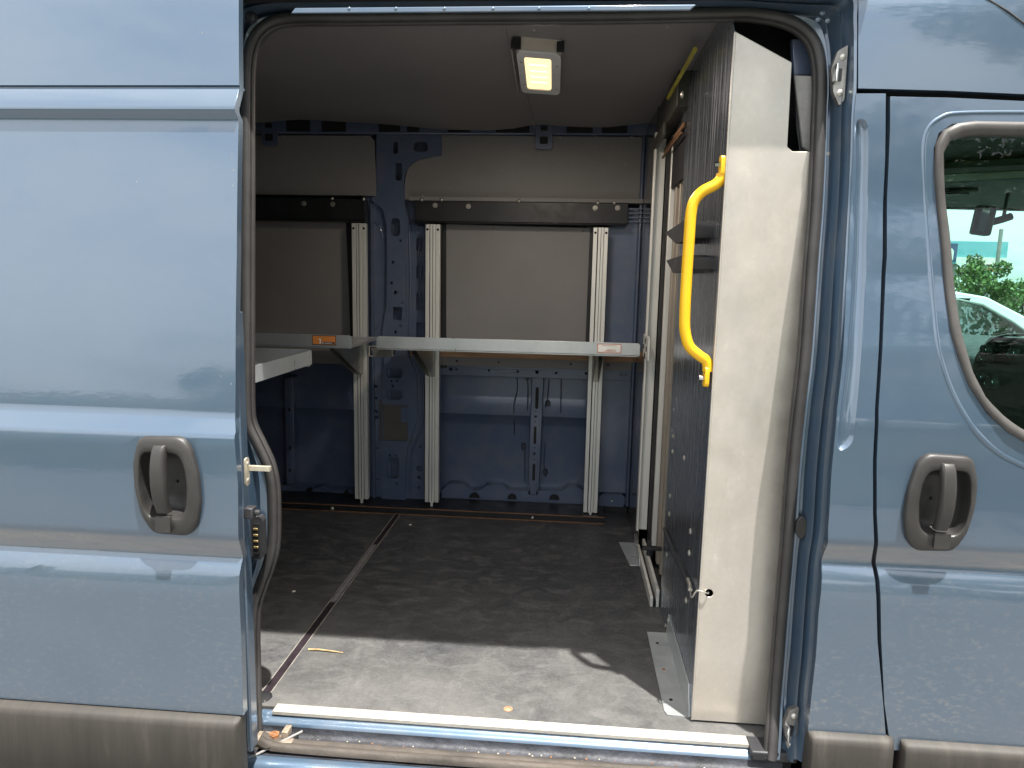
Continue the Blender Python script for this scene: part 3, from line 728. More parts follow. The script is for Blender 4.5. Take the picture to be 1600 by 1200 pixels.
# hanging roof-bow brackets
for x0, x1, y1 in ((837, 863, 233), (409, 433, 228)):
    a = XZ(x0, 195, 1.69); b = XZ(x1, y1, 1.69)
    B_ = mk('roof_bow_bracket', plate(fillet([(a[0], 1.78), (b[0], 1.78), (b[0], b[1]), (a[0], b[1])], [0, 0, .012, .012]), 1.685, 1.70), INNER, VAN, bevel=.003)
    mk('slot', plate(rrect((a[0]+b[0])/2, b[1]+.035, .035, .03, .006), 1.682, 1.686), BLACK, B_)
    mk('slot', plate(rrect((a[0]+b[0])/2, b[1]+.085, .03, .02, .006), 1.682, 1.686), BLACK, B_)
# liner boards
def board(pts, Y, screws=(), nm='liner_board', mat=LINER, th=.008):
    b = mk(nm, plate(pts, Y, Y+th), mat, VAN, 30, bevel=.0012)
    for q in screws:
        c = P(q[0], q[1], 1, Y-.001); mk('screw', dome(c, (0, -1, 0), .0055, .6, 8, 3), RIV, b)
    return b
a = XZ(585, 212, YW); b_ = XZ(588, 306, YW)
board([(-3.2, a[1]-.002), (a[0]-.02, a[1]), (a[0], a[1]-.02), (b_[0], b_[1]), (-3.2, b_[1])], YW, [(445, 213), (572, 213), (469, 302), (564, 304)])
board(fillet([XZ(x, y, YW) for x, y in [(690, 211), (1010, 214), (1005, 318), (632, 312), (632, 283), (637, 262), (652, 250), (690, 243)]], [0, 0, 0, 0, .02, .02, .03, .01], 4), YW, [(697, 215), (828, 215), (875, 214), (932, 214), (987, 214), (660, 306), (762, 306), (866, 307), (970, 309), (978, 257)])
a = XZ(540, 346, YW); b_ = XZ(548, 540, YW)
board([(-3.2, a[1]), (a[0], a[1]), (b_[0], b_[1]-.08), (-3.2, b_[1]-.08)], YW+.004, [(460, 356), (530, 356)])
board([XZ(697, 350, YW), XZ(922, 356, YW), XZ(914, 560, YW), XZ(697, 556, YW)], YW+.004, [(706, 358), (773, 360), (842, 361), (911, 363)])
# black edging each side of the boards
for x0, x1 in ((541, 553), (686, 698), (917, 931)):
    a = XZ(x0, 350, YW+.01); b_ = XZ(x1, 575, YW+.01); mk('black_edging', box(a[0], b_[0], YW+.008, YW+.05, b_[1], a[1]), BEAM, VAN)
# black cross beams and the lip rail above them
def beam(x0, x1, zb, zt, bolts, big):
    o = mk('cross_beam', join(box(x0, x1, 1.668, 1.71, zb+.006, zt), box(x0, x1, 1.655, 1.71, zb, zb+.005)), BEAM, VAN, bevel=.002)
    for q in bolts: mk('bolt', dome(P(q[0], q[1], 1, 1.667), (0, -1, 0), .0075, .7, 10, 3), SCREW, o)
    for q in big: mk('hex_nut', join(cyl(P(q[0], q[1], 1, 1.668), (0, -1, 0), .011, .003, 14), cyl(P(q[0], q[1], 1, 1.665), (0, -1, 0), .0075, .006, 6)), RIV, o, 30)
    return o
beam(-3.2, -.912, 1.312, 1.412, [(519, 310), (568, 311)], [(475, 318), (520, 319)])
beam(-.69, .236, 1.315, 1.408, [(659, 312), (690, 312), (811, 314), (934, 317), (960, 317)], [(680, 321), (732, 322.5), (930, 325), (965, 325)])
mk('rail_lip', box(-.72, .30, 1.672, 1.712, 1.409, 1.428), LINER, VAN, bevel=.002)
# right-hand dark pressing next to the bulkhead
mk('corner_pressing', join(box(.155, .30, 1.745, 1.78, .10, 1.40), box(.285, .30, 1.70, 1.78, .05, 1.70)), INNER, VAN, bevel=.006)
for k in range(4): mk('louvre', box(.24, .30, 1.69, 1.70, 1.33+.018*k, 1.337+.018*k), INNER, VAN, bevel=.002)
# pillar pressing
PY = 1.725
RB = [(633, 300), (634, 400), (634, 540), (641, 562), (651, 588), (652, 655), (646, 676), (637, 698), (634, 730), (634, 789)]
LB = [(596, 789), (596, 700), (597, 610), (601, 570), (597, 535), (599, 505), (604, 478), (605, 400), (604, 350), (598, 326), (586, 318)]
pl = [(588, 208), (690, 210), (690, 241), (683, 246), (660, 248), (643, 256), (634, 270), (631, 285)]+RB+LB+[(580, 312), (588, 300)]
def phole(x0, y0, x1, y1, r=None, n=5):
    a = XZ(x0, y1, PY); b = XZ(x1, y0, PY); w, h = b[0]-a[0], b[1]-a[1]
    return rrect((a[0]+b[0])/2, (a[1]+b[1])/2, w, h, min(w, h)*(.48 if r is None else r), n)
hl_px = [(611, 341, 625, 369, .48), (614, 480, 628, 500, .1), (604, 575, 629, 590, .35), (604, 610, 628, 624, .4), (598, 633, 637, 688, .06), (604, 716, 623, 747, .25), (646, 222, 668, 237, .4), (618, 255, 628, 282, .3), (614, 222, 622, 240, .3)]
dots = [(614, 410, 2.2), (626, 376, 1.8), (612, 442, 2.2), (618, 457, 3), (629, 473, 1.6), (618, 519, 2.4), (626, 509, 1.6), (612, 595, 2), (621, 595, 2), (614, 603, 2.2), (609, 711, 2), (619, 711, 2), (620, 755, 2.2)]
holes = [phole(x0, y0, x1, y1, r) for x0, y0, x1, y1, r in hl_px]
for x, y, r in dots: a = XZ(x, y, PY); holes.append(circ(a[0], a[1], r*.0029, 10, 1.1))
PL = mk('pillar_pressing', plate(pxs(pl, PY), PY, PY+.012, holes=holes), INNER, VAN, 30, bevel=.003, seg=3)
def pan(nm, pts, d, hpx, dpx):
    hh = [phole(*q) for q in hpx]
    for x, y, r in dpx: a = XZ(x, y, PY+d); hh.append(circ(a[0], a[1], r*.003, 10, 1.1))
    return mk(nm, plate(pxs(pts, PY+d), PY+d, PY+d+.006, holes=hh), INNER, PL, 30, bevel=.0015)
pan('left_pan', [(566, 300), (590, 300), (609, 322), (611, 789), (566, 788)], .030, [], [(589, 643, 2.4), (589, 652, 2.4), (588, 604, 2), (588, 622, 2), (590, 700, 2), (591, 749, 2)])
pan('right_pan', [(628, 300), (640, 350), (664, 354), (663, 790), (628, 788)], .022, [(649, 415, 659, 435, .2), (649, 458, 659, 485, .2), (649, 505, 659, 530, .2), (649, 372, 659, 392, .2)], [(655, 732, 4.2), (655, 746, 3), (657, 698, 2.4), (655, 762, 2.2)])
mk('pillar_back', box(-.90, -.62, 1.785, 1.80, .03, 1.69), INNER, PL)
mk('pillar_return', join(box(-.905, -.897, 1.725, 1.79, .03, 1.40), box(-.640, -.632, 1.725, 1.79, .03, 1.30)), INNER, PL)
for path, r in (([(639, 352), (641, 420), (641, 540), (648, 560), (660, 590), (661, 650), (655, 678), (645, 702), (642, 735), (642, 785)], .004),
                ([(574, 560), (583, 580), (584, 620), (576, 645)], .003), ([(573, 700), (583, 725), (584, 760), (576, 784)], .003),
                ([(578, 345), (592, 352), (598, 372)], .003), ([(598, 490), (588, 512), (577, 530)], .003),
                ([(650, 362), (656, 372), (654, 398), (658, 420), (655, 455), (659, 480)], .003)):
    mk('pressed_bead', tube(smoothpath([P(x, y, 1, PY+(.030 if x < 600 else .022)) for x, y in path], 5), r*1.5, 8), INNER, PL, 60)
mk('access_flap', plate(phole(626, 637, 638, 660, .1), PY+.008, PY+.013), INNER, PL)
mk('liner_behind', plate(phole(592, 628, 642, 692, .05), PY+.0135, PY+.017), simple('dark_liner', (.085, .078, .072), .6), PL)
# waist rail below the boards
WR = join(box(-.60, .30, 1.722, 1.730, *sorted((XZ(800, 574, 1.722)[1], XZ(800, 560, 1.722)[1]))))
mk('waist_rail', WR, LINER, VAN, bevel=.002)
za, zb2 = XZ(800, 589, 1.74)[1], XZ(800, 573, 1.74)[1]
hs = []
for x, y, r in ((704, 573.5, 2.4), (713, 574, 1.5), (764, 576, 1.6), (809, 577.5, 1.6), (839, 578.5, 2.4), (869, 580, 1.6), (916, 580.5, 2), (950, 570, 2), (970, 582, 1.8), (978, 582, 1.8)):
    a = XZ(x, y+3, 1.735); hs.append(circ(a[0], a[1], r*.003, 8))
hs = [h for h in hs if all(za+.004 < q[1] < zb2-.004 for q in h)]
mk('waist_rail_lower', plate([(-.60, za), (.30, za), (.30, zb2), (-.60, zb2)], 1.735, 1.80, holes=hs), INNER, VAN, 30, bevel=.003)
for x, y in ((714, 564), (779, 566), (892, 569), (950, 570)): mk('rail_hole', dome(P(x, y, 1, 1.7215), (0, -1, 0), .005, .2, 8, 2), BLACK, VAN)
mk('waist_rail_rear', join(box(-3.2, -.95, 1.722, 1.80, .67, .735)), LINER, VAN, bevel=.003)
# light plywood strip under the shelf
z0_, z1_ = XZ(820, 561, 1.70)[1], XZ(820, 545, 1.70)[1]
mk('plywood_strip', box(-.72, .30, 1.700, 1.716, z0_, z1_), WOOD, VAN, bevel=.001)
# vertical braces on the skin
def brace(pts, Yb, slots, nm='skin_brace'):
    b = mk(nm, plate(pxs(pts, Yb), Yb, 1.85), INNER, VAN, 30, bevel=.004)
    cx0 = [pts[0], pts[1], pts[2], pts[3]]
    mk('brace_channel', plate(pxs([(pts[0][0]+4, pts[0][1]+2), (pts[1][0]-4, pts[1][1]+2), (pts[2][0]-4, pts[2][1]-2), (pts[3][0]+4, pts[3][1]-2)], Yb-.001), Yb-.003, Yb+.001), INNER, b, 30, bevel=.001)
    for x, y, w, h in slots:
        a = XZ(x, y, Yb-.004); mk('slot', plate(rrect(a[0], a[1], w*.003, h*.003), Yb-.0045, Yb-.002), BLACK, b)
    return b
brace([(831, 584), (850, 584), (842, 774), (824, 774)], 1.79, [(839, 622, 5, 34), (837, 643, 2, 2), (837, 651, 4, 4), (836, 659, 2, 2), (836, 680, 4, 28), (835.5, 700, 2, 2), (835, 709, 3.5, 5), (835, 718, 2, 2), (834, 738, 4.5, 27)])
brace([(444, 590), (458, 590), (460, 758), (447, 758)], 1.79, [(452, 640, 3, 6), (453, 700, 3, 6), (453, 735, 3, 6)])
# sealant runs on the skin beside the brace
SEALT = simple('dark_sealant', (.012, .018, .04), .4)
for path in ([(808, 590), (808, 612), (803, 632), (804, 678)], [(822, 590), (825, 602), (824, 640)], [(858, 592), (855, 625), (852, 636)], [(817, 692), (820, 705), (820, 752)], [(852, 692), (850, 725), (853, 745)], [(877, 590), (876, 645)]):
    mk('sealant_run', tube(smoothpath([P(x, y, 1, 1.849 if y < 620 or y > 665 else 1.822) for x, y in path], 4), .0022, 6), SEALT, VAN)
for x, y, r in ((856, 632, .014), (818, 698, .012), (852, 738, .012), (824, 590, .01)): mk('sealant_blob', plate(circ(*XZ(x, y, 1.845), r, 12, 1.6), 1.842, 1.852), SEALT, VAN, 30, bevel=.002)
# scalloped pressing along the bottom
sc_px = [(575, 800), (575, 772), (664, 778), (690, 800)]
def scallop(x0, x1, bumps, yb, dome_r):
    pts = [(x0, 800)]; x = x0
    y0 = 764
    pts.append((x0, y0))
    for bx0, bx1, h in bumps:
        pts += [(bx0-6, y0+.012*(bx0-x0)), (bx0+4, y0-h), (bx1-4, y0-h+1), (bx1+6, y0+2)]
    pts += [(x1, y0+6), (x1, 812)]
    return pts
mk('lower_pressing', plate(fillet(pxs(scallop(690, 912, [(698, 730, 9), (758, 790, 7), (884, 906, 5)], 0, 0), 1.80), .01, 4), 1.79, 1.86), INNER, VAN, 40, bevel=.006)
mk('lower_pressing', plate(fillet(pxs([(934, 810), (935, 775), (942, 768), (970, 768), (977, 776), (974, 790), (972, 810)], 1.80), .01, 4), 1.775, 1.86), INNER, VAN, 40, bevel=.006)
mk('lower_pressing', plate(fillet(pxs([(430, 790), (430, 758), (480, 757), (490, 764), (502, 758), (518, 764), (553, 766), (553, 790)], 1.80), .01, 4), 1.79, 1.86), INNER, VAN, 40, bevel=.006)
for x, y, w in ((741, 774, 17), (800, 776, 15), (866, 777, 17), (483, 766, 12), (541, 770, 10)):
    a = XZ(x, y, 1.785); mk('drain_arch', plate([(a[0]+w*.0029/2*math.cos(t), a[1]-.012+.026*math.sin(t)) for t in [math.pi*k/10 for k in range(11)]], 1.782, 1.795), BLACK, VAN, 30)
mk('wall_foot', box(-3.2, .30, 1.77, 1.86, -.02, .028), BEAM, VAN)
mk('bolt', dome(P(956, 783, 1, 1.772), (0, -1, 0), .006, .5), SCREW, VAN)

# bright chips stuck to the floor
for (x, y, s) in ((641, 820, .006), (459, 924, .0065)):
    c = P(x, y, 2, 0); tag(mk('paint_chip', dome((c.x, c.y, .0003), (0, 0, 1), s, .3, 8, 3), WHITE), 'tiny white chip on the black floor beside the floor joint' if x < 500 else 'tiny white chip on the black floor near the far wall', 'chip')
c = P(508, 1018, 2, 0)
tag(mk('twig', tube([(c.x-.05, c.y, .003), (c.x-.02, c.y+.001, .0045), (c.x+.02, c.y-.002, .004), (c.x+.055, c.y-.004, .002)], lambda t: .0032*(1-.6*t), 7), simple('dry_twig', (.42, .3, .15), .8, 0, .3, 90)), 'short dry brown twig lying on the sunlit floor', 'twig')

# ------------------------------------------------------------------ racking
def upright(x, xw, ztop, zbot, label):
    t = thing('shelf_upright', label, 'upright', (x, 1.66, zbot), 'aluminium uprights on the far wall')
    w = .0315
    mk('rail_back', box(x-w, x+w, 1.652, 1.672, zbot+.006, ztop), ALU, t, bevel=.0008)
    for a, b, y in ((-w, -w+.017, 1.643), (-.0105, .012, 1.640), (w-.016, w, 1.643)):
        mk('rail_flange', box(x+a, x+b, y, 1.653, zbot+.006, ztop), ALU, t, bevel=.001)
    mk('rail_slot', join(box(x-w+.017, x-.0105, 1.6495, 1.6525, zbot+.01, ztop-.003), box(x+.0005, x+.0025, 1.639, 1.6405, zbot+.01, ztop-.003)), BLACK, t)
    mk('foot_tab', box(x-.004, x+.006, 1.638, 1.655, zbot-.012, zbot+.006), ALU, t)
    for dx_ in (-.023, .023): mk('screw', dome((x+dx_, 1.6425, ztop-.022), (0, -1, 0), .0055, .5), BLACK, t)
    return t
UPX = (-.9355, -.606, .1225)
upright(UPX[0], 0, 1.306, .045, 'pale aluminium shelf upright left of the blue wall pillar')
upright(UPX[1], 0, 1.306, .045, 'pale aluminium shelf upright just right of the blue wall pillar')
upright(UPX[2], 0, 1.303, .030, 'pale aluminium shelf upright nearest the steel bulkhead')
ORG = simple('orange_sticker', (.62, .22, .05), .5, 0, .1, 40); DBL = simple('sticker_border', (.03, .035, .06), .5); STW = simple('sticker_white', (.75, .74, .7), .5); REDL = simple('sticker_red_line', (.5, .12, .06), .5)
def txt(name, s, size, loc, mat, parent, rx=90, ry=0, rz=0, bold=0):
    cu = bpy.data.curves.new(name, 'FONT'); cu.body = s; cu.size = size; cu.extrude = .0002; cu.offset = bold; cu.align_x = 'CENTER'; cu.align_y = 'CENTER'
    o = bpy.data.objects.new(name, cu); COL.objects.link(o); o.rotation_euler = tuple(math.radians(a) for a in (rx, ry, rz))
    dg = bpy.context.evaluated_depsgraph_get(); me = bpy.data.meshes.new_from_object(o.evaluated_get(dg)); bpy.data.objects.remove(o)
    me.materials.append(mat); o = bpy.data.objects.new(name, me); COL.objects.link(o); o.rotation_euler = tuple(math.radians(a) for a in (rx, ry, rz))
    o.parent = parent; o.location = Vector(loc)-wloc(parent); return o
def shelf(x0, x1, yf, yb, zt, label, brackets, lipside=-1):
    """tray shelf: front lip at yf, back at yb"""
    t = thing('wall_shelf', label, 'shelf', ((x0+x1)/2, (yf+yb)/2, zt-.05), 'galvanised tray shelves')
    h = .046; zb = zt-h; s = 1 if yb > yf else -1
    lip = plate(fillet([(x0, zb), (x1, zb), (x1, zt), (x0, zt)], [0, 0, .012, .012], 4), yf, yf+s*.002)
    low = zb+.006 if s > 0 else zt-.002
    sh = [lip, box(x0+.001, x1-.001, min(yf+s*.002, yb), max(yf+s*.002, yb), zb-.0005, zb+.0015), box(x0, x1, min(yb, yb+s*.002), max(yb, yb+s*.002), zb, low)]
    tr = mk('tray', join(*sh), GALV2, t, 30, bevel=.0006)
    lo, hi = min(yf, yb)+.003, max(yf, yb)-.003
    for xx in (x0, x1-.002):
        mk('end_lip', box(xx, xx+.002, lo, hi, zb-.003 if s > 0 else zb, low), GALV2, tr, 30)
    mk('front_hem', box(x0+.004, x1-.004, min(yf+s*.002, yf+s*.016), max(yf+s*.002, yf+s*.016), zb-.006, zb-.001), GALV2, tr, 30, bevel=.001)
    for bx in brackets:
        prof = [(yb, zb-.004), (yf+s*.05, zb-.004), (yf+s*.05, zb-.018), (yf+s*.10, zb-.040), (yb-s*.05, zb-.155), (yb, zb-.165)]
        B = mk('bracket', join(plate(prof, bx-.014, bx-.011, 'YZ'), plate(prof, bx+.011, bx+.014, 'YZ'), box(bx-.014, bx+.014, min(yb, yb-s*.004), max(yb, yb-s*.004), zb-.165, zb-.004)), simple('bracket_steel', (.33, .32, .29), .35, .7, .15, 12), t, 30, bevel=.001)
        for dy in (.35, .7): mk('bolt', dome((bx-.015, yf+(yb-yf)*dy, zb-.028), (-1, 0, 0), .006, .6), SCREW, B)
        mk('clip', box(bx-.004, bx+.004, min(yb-s*.01, yb-s*.03), max(yb-s*.01, yb-s*.03), zb-.012, zb-.001), SCREW, B)
    return t, tr
s1, tr1 = shelf(-.743, .2695, 1.22, 1.637, .8480, 'long pale tray shelf spanning the two right hand uprights', (-.606, .1225))
s2, tr2 = shelf(-2.05, -.842, 1.22, 1.637, .8480, 'grey tray shelf with orange sticker left of the wall pillar', (-.9355, -1.9))
s3, tr3 = shelf(-2.0, -.792, .655, .205, .8495, 'near tray shelf seen end-on, jutting in behind the sliding door', (-1.1, -1.8))
# stickers: orange one with dark border on the left shelf, outlined one on the right shelf
def sticker(tr, px0, px1, fill, bord, orange):
    Y = 1.2195; a = XZ(px0[0], px1[1], Y); b = XZ(px1[0], px0[1], Y)
    S = mk('sticker', box(a[0], b[0], Y-.0006, Y, a[1], b[1]), bord, tr, 0)
    mk('sticker_face', box(a[0]+.0025, b[0]-.0025, Y-.0011, Y-.0005, a[1]+.0025, b[1]-.0025), fill, S, 0)
    cx, cz = (a[0]+b[0])/2, (a[1]+b[1])/2
    if orange:
        mk('sticker_bar', box(cx-.010, b[0]-.006, Y-.0016, Y-.001, a[1]+.0045, a[1]+.0125), DBL, S, 0)
        mk('sticker_print', join(*[box(cx-.008+.0058*k, cx-.008+.0058*k+(.0030 if k % 3 else .0042), Y-.0020, Y-.0015, a[1]+.0062, a[1]+(.0105 if k in (0, 4) else .0092)) for k in range(7)]), STW, S, 0)
        mk('sticker_mark', plate([(cx-.024, cz+.004), (cx-.012, cz+.006), (cx-.013, a[1]+.005), (cx-.018, a[1]+.005), (cx-.017, cz)], Y-.0016, Y-.001), STW, S, 0)
    else:
        mk('sticker_mark', plate([(cx-.024, a[1]+.006), (cx-.006, a[1]+.010), (cx+.026, a[1]+.009), (cx+.026, a[1]+.007), (cx-.006, a[1]+.006)], Y-.0016, Y-.001), REDL, S, 0)
        mk('sticker_rule', join(box(cx-.028, cx+.028, Y-.0016, Y-.001, b[1]-.007, b[1]-.0055), box(cx-.010, cx+.026, Y-.0016, Y-.001, a[1]+.0125, a[1]+.0138)), RIV, S, 0)
sticker(tr2, (488, 524.5), (525, 538.5), ORG, DBL, True)
sticker(tr1, (933, 538), (971, 551), STW, REDL, False)
# hook bracket between the left and right shelves
hk = thing('shelf_end_catch', 'small bent metal catch hanging between the two far shelves', 'bracket', (-.78, 1.3, .76))
pc = lambda x, y: P(x, y, 1, 1.3)
mk('catch_hook', tube([pc(590, 541), pc(577, 541), pc(577, 556), pc(583, 557)], .0028, 6), CREAM, hk)
mk('catch_body', plate(pxs([(579, 544), (614, 546), (614, 554), (606, 558), (584, 558)], 1.32), 1.32, 1.36), simple('catch_steel', (.25, .24, .22), .4, .7, .1, 20), hk, 30, bevel=.001)
mk('catch_spring', join(*[cyl(pc(613, 547+k*2.6), 'Y', .004, .01, 8) for k in range(4)]), SCREW, hk, 30)

# ------------------------------------------------------------------ bulkhead
BX = .334
BH = thing('steel_bulkhead', 'steel bulkhead behind the cab with sunlit end panel', 'bulkhead', (.45, .9, 0))
# sunlit end panel facing out of the door
FY = .175
fp = [XZ(x, y, FY) for x, y in [(1148, 48), (1237, 97), (1243, 170), (1246, 232), (1268, 235)]]
hole = XZ(1108, 927, FY)
ep = [(BX, 0.005), (BX, fp[0][1]), (fp[1][0], fp[1][1]), (fp[3][0]-.022, fp[3][1]+.004), (fp[3][0]-.010, fp[3][1]-.006), (.60, fp[3][1]-.006), (.60, .005)]
EP = mk('end_panel', plate(ep, FY, FY+.003, holes=[circ(hole[0], hole[1], .0098, 20)]), GALV, BH, 30, bevel=.002)
mk('end_panel_back', box(BX+.03, .60, FY+.08, FY+.085, .005, 1.3), BLACK, BH)
mk('folded_edge', tube([(BX+.0015, FY+.001, .006), (BX+.0015, FY+.001, fp[0][1]-.004)], .0028, 8), GALV, EP, 60)
# scratched dark side panel facing the load space
SIDEY = .80
side = [(FY+.004, 0), (SIDEY, 0), (SIDEY, 1.52), (.92, 1.60), (.92, 1.70), (.25, 1.70), (FY+.004, fp[0][1]-.002)]
SP = mk('side_panel', plate(side, BX, BX+.003, 'YZ'), SCR, BH, 30, bevel=.001)
for x, y in [(1052, 682), (1051, 706), (1069, 716), (1047, 775), (1046, 803), (1079, 830), (1077, 864), (1042, 867), (1072, 938), (1040, 978)]:
    c = P(x, y, 0, BX); mk('carriage_bolt', dome((BX-.0005, c.y, c.z), (-1, 0, 0), .0085, .45), SCREW, SP)
for x, y in ((1053, 640), (1057, 624), (1050, 672)): c = P(x, y, 0, BX); mk('chip_mark', plate(circ(c.y, c.z, .002, 6, 2.), BX-.0006, BX, 'YZ'), WHITE, SP)
# far part of the bulkhead
mk('far_panel', box(.300, .306, 1.28, 1.71, 0, 1.72), simple('polished_brown_steel', (.27, .25, .235), .14, .95, .08, 6), BH, bevel=.001)
mk('sliding_door_leaf', box(.372, .378, .70, 1.30, .02, 1.60), simple('bulkhead_leaf', (.05, .045, .04), .45, .2, .3, 5), BH)
for y0, w in ((1.02, .035), (.93, .02), (.86, .02)):
    mk('reflection_strip', box(.345, .372, y0, y0+w, .06, 1.56), simple('tan_reflection', (.30, .262, .215), .5, .2, .15, 8), BH, bevel=.002)  # tan bars imitate the shelf uprights mirrored in the polished steel
# aluminium post
mk('post', join(box(.292, .300, 1.255, 1.285, .10, 1.62), box(.300, .335, 1.275, 1.285, .10, 1.62)), ALU, BH, bevel=.001)
mk('post_channel', box(.335, .352, 1.10, 1.125, .10, 1.58), ALU, BH, bevel=.001)
mk('post_gap', box(.338, .345, 1.13, 1.27, .04, 1.6), BLACK, BH)
ct = P(1030, 552, 0, .30)
cl = mk('slotted_clamp', box(.286, .292, 1.10, 1.275, ct.z-.05, ct.z+.035), ALU, BH, bevel=.001)
for dy, dz in ((.155, -.01), (.055, -.01), (.10, .015), (.10, -.04)): mk('clamp_slot', box(.2845, .2865, 1.10+dy-.014, 1.10+dy+.010, ct.z+dz-.010, ct.z+dz+.008), BLACK, cl)
# galvanised bar crossing behind the handle
# header with yellow edge
mk('door_header', join(box(.30, .372, .78, 1.30, 1.60, 1.70), box(.29, .30, 1.0, 1.30, 1.56, 1.60)), simple('header_dark', (.05, .05, .042), .5, .3, .3, 8), BH, bevel=.002)
mk('yellow_edge', tube([P(1086, 77, 0, .296), P(1065, 115, 0, .296), P(1044, 153, 0, .296)], .0065, 6), YELD, BH, 40)
mk('header_rail', join(rot(box(.325, .332, .80, 1.25, 1.545, 1.56), 'X', 0, (0, 1, 1.55)), box(.318, .325, .80, 1.25, 1.525, 1.532)), WOODD, BH, bevel=.001)
mk('header_bolt', dome(P(1067, 148, 0, .299), (-1, 0, 0), .011, .7), SCREW, BH)
mk('side_wedge', plate([(.62, 1.40), (1.1, 1.40), (1.1, 1.60), (.62, 1.60)], .338, .345, 'YZ'), BLACK, BH)
# floor track and rub
mk('floor_track', join(box(.300, .310, .80, 1.28, 0, .035), box(.320, .330, .80, 1.28, 0, .06)), ALU, BH, bevel=.001)
mk('track_void', box(.310, .320, .80, 1.28, 0, .02), BLACK, BH)
ck = P(1018, 848, 0, .30); mk('track_clamp', join(box(.27, .335, ck.y-.01, ck.y+.012, .185, .195), box(.285, .30, ck.y-.008, ck.y+.01, .165, .215)), BLACK, BH, bevel=.002)
# foot brackets
def foot(y0, y1, nm='foot_bracket', wd=.062, h=.075, skew=.02):
    b = mk(nm, join(plate([(BX-wd, y1), (BX-.001, y1), (BX-.001, y0), (BX-wd+.006, y0+.004), (BX-wd, y0+skew)], .0005, .0035, 'XY'), plate([(y0, .003), (y1, .003), (y1-.02, h), (y0+.03, h)], BX-.004, BX-.0005, 'YZ')), GALV2, BH, 30, bevel=.0008)
    for k in range(3):
        yy = y0+(y1-y0)*(.16+.34*k); mk('bracket_hole', cyl((BX-wd*.62, yy, .0032), 'Z', .005, .0012, 10), RUST if k == 1 else BLACK, b, 30)
    mk('flange_bolt', dome((BX-.004, y1-.03, h*.8), (-1, 0, 0), .006, .6), SCREW, b)
    return b
foot(.19, .62)
b = P(990, 882, 2, 0)
mk('far_foot_bracket', join(plate([(.235, 1.38), (.298, 1.38), (.298, 1.14), (.262, 1.14)], .0005, .0035, 'XY'), plate([(1.13, .003), (1.37, .003), (1.36, .05), (1.14, .04)], .296, .299, 'YZ')), GALV2, BH, 30, bevel=.0008)
# release cable across the side panel
c0, c1 = P(1038, 826, 0, BX-.006), P(1077, 914, 0, BX-.006)
CB = mk('release_cable', tube([c0, c0.lerp(c1, .5)+Vector((-.004, 0, 0)), c1], .0055, 8), DARKPL, BH, 50)
c2 = Vector((hole[0]-.004, FY-.002, hole[1])); c1b = P(1078, 914, 0, BX-.008)
mk('cable_end', tube([c1+Vector((-.002, .012, .01)), c1b, c1b+Vector((-.002, -.02, -.004))], .0055, 8), SCREW, CB, 50)
mk('cable_wire', tube(smoothpath([c1b, c1b+Vector((-.006, -.06, -.006)), Vector((BX-.006, FY-.006, hole[1]+.008)), c2+Vector((0, -.004, .002)), Vector((hole[0], FY+.03, hole[1]-.004))], 5), .002, 6), SCREW, CB, 50)
# black rubber stops
for q4 in ([(1039, 364), (1068, 345), (1082, 352), (1080, 372), (1056, 381)], [(1041, 407), (1068, 398), (1084, 402), (1082, 421), (1052, 427)]):
    mk('rubber_stop', plate(fillet([YZ(x, y, .285) for x, y in q4], .004, 2), .285, .345, 'YZ'), DARKPL, BH, 30, bevel=.002)
# yellow grab handle, bolted on
HY = .19
hp = [(1128, 272), (1126, 280), (1117, 289), (1098, 299), (1085, 314), (1079.5, 335), (1077, 370), (1073, 430), (1070, 490), (1070.5, 518), (1077, 541), (1092, 555), (1103, 563), (1106, 572), (1106, 580)]
GH = mk('grab_handle', tube(smoothpath([P(x, y, 1, HY) for x, y in hp], 5), .0125, 14), YEL, BH, 60, label='bright yellow tubular grab handle')
def tab(x, y0, y1):
    a = P(x, y0, 1, HY); b = P(x, y1, 1, HY)
    o = mk('handle_tab', plate(fillet([(HY-.014, a.z), (HY+.014, a.z), (HY+.014, b.z), (HY-.014, b.z)], .01, 4), a.x-.006, a.x+.004, 'YZ'), YEL, GH, 30, bevel=.0015)
    return a, b
a, b = tab(1130, 243, 277); c = P(1124, 257, 1, HY); mk('handle_bolt', join(cyl((c.x-.010, HY, c.z), 'X', .0065, .014, 6)), CHROME, GH, 30)
a, b = tab(1105, 572, 604); c = P(1099, 590, 1, HY); mk('handle_bolt', join(cyl((c.x-.010, HY, c.z), 'X', .0065, .014, 6)), CHROME, GH, 30)
# ------------------------------------------------------------------ cab side of the bulkhead, upper corner
mk('upper_corner_trim', join(box(.345, .60, .33, .36, 1.2, 1.70), box(.35, .6, .18, .35, 1.69, 1.70)), BLACK, VAN)
mk('blue_corner_pressing', plate(pxs([(1238, 60), (1275, 60), (1275, 118), (1240, 118)], .24), .24, .26), INNER, VAN, bevel=.003)
mk('belt_pillar_trim', plate(pxs([(1241, 117), (1290, 119), (1286, 237), (1262, 237), (1254, 229)], .20), .20, .212), GREYPL, VAN, 30, bevel=.003)
mk('trim_edge', plate(pxs([(1240, 117), (1244, 117), (1266, 232), (1263, 237), (1249, 237), (1244, 200)], .215), .212, .218), DARKPL, VAN, 30)

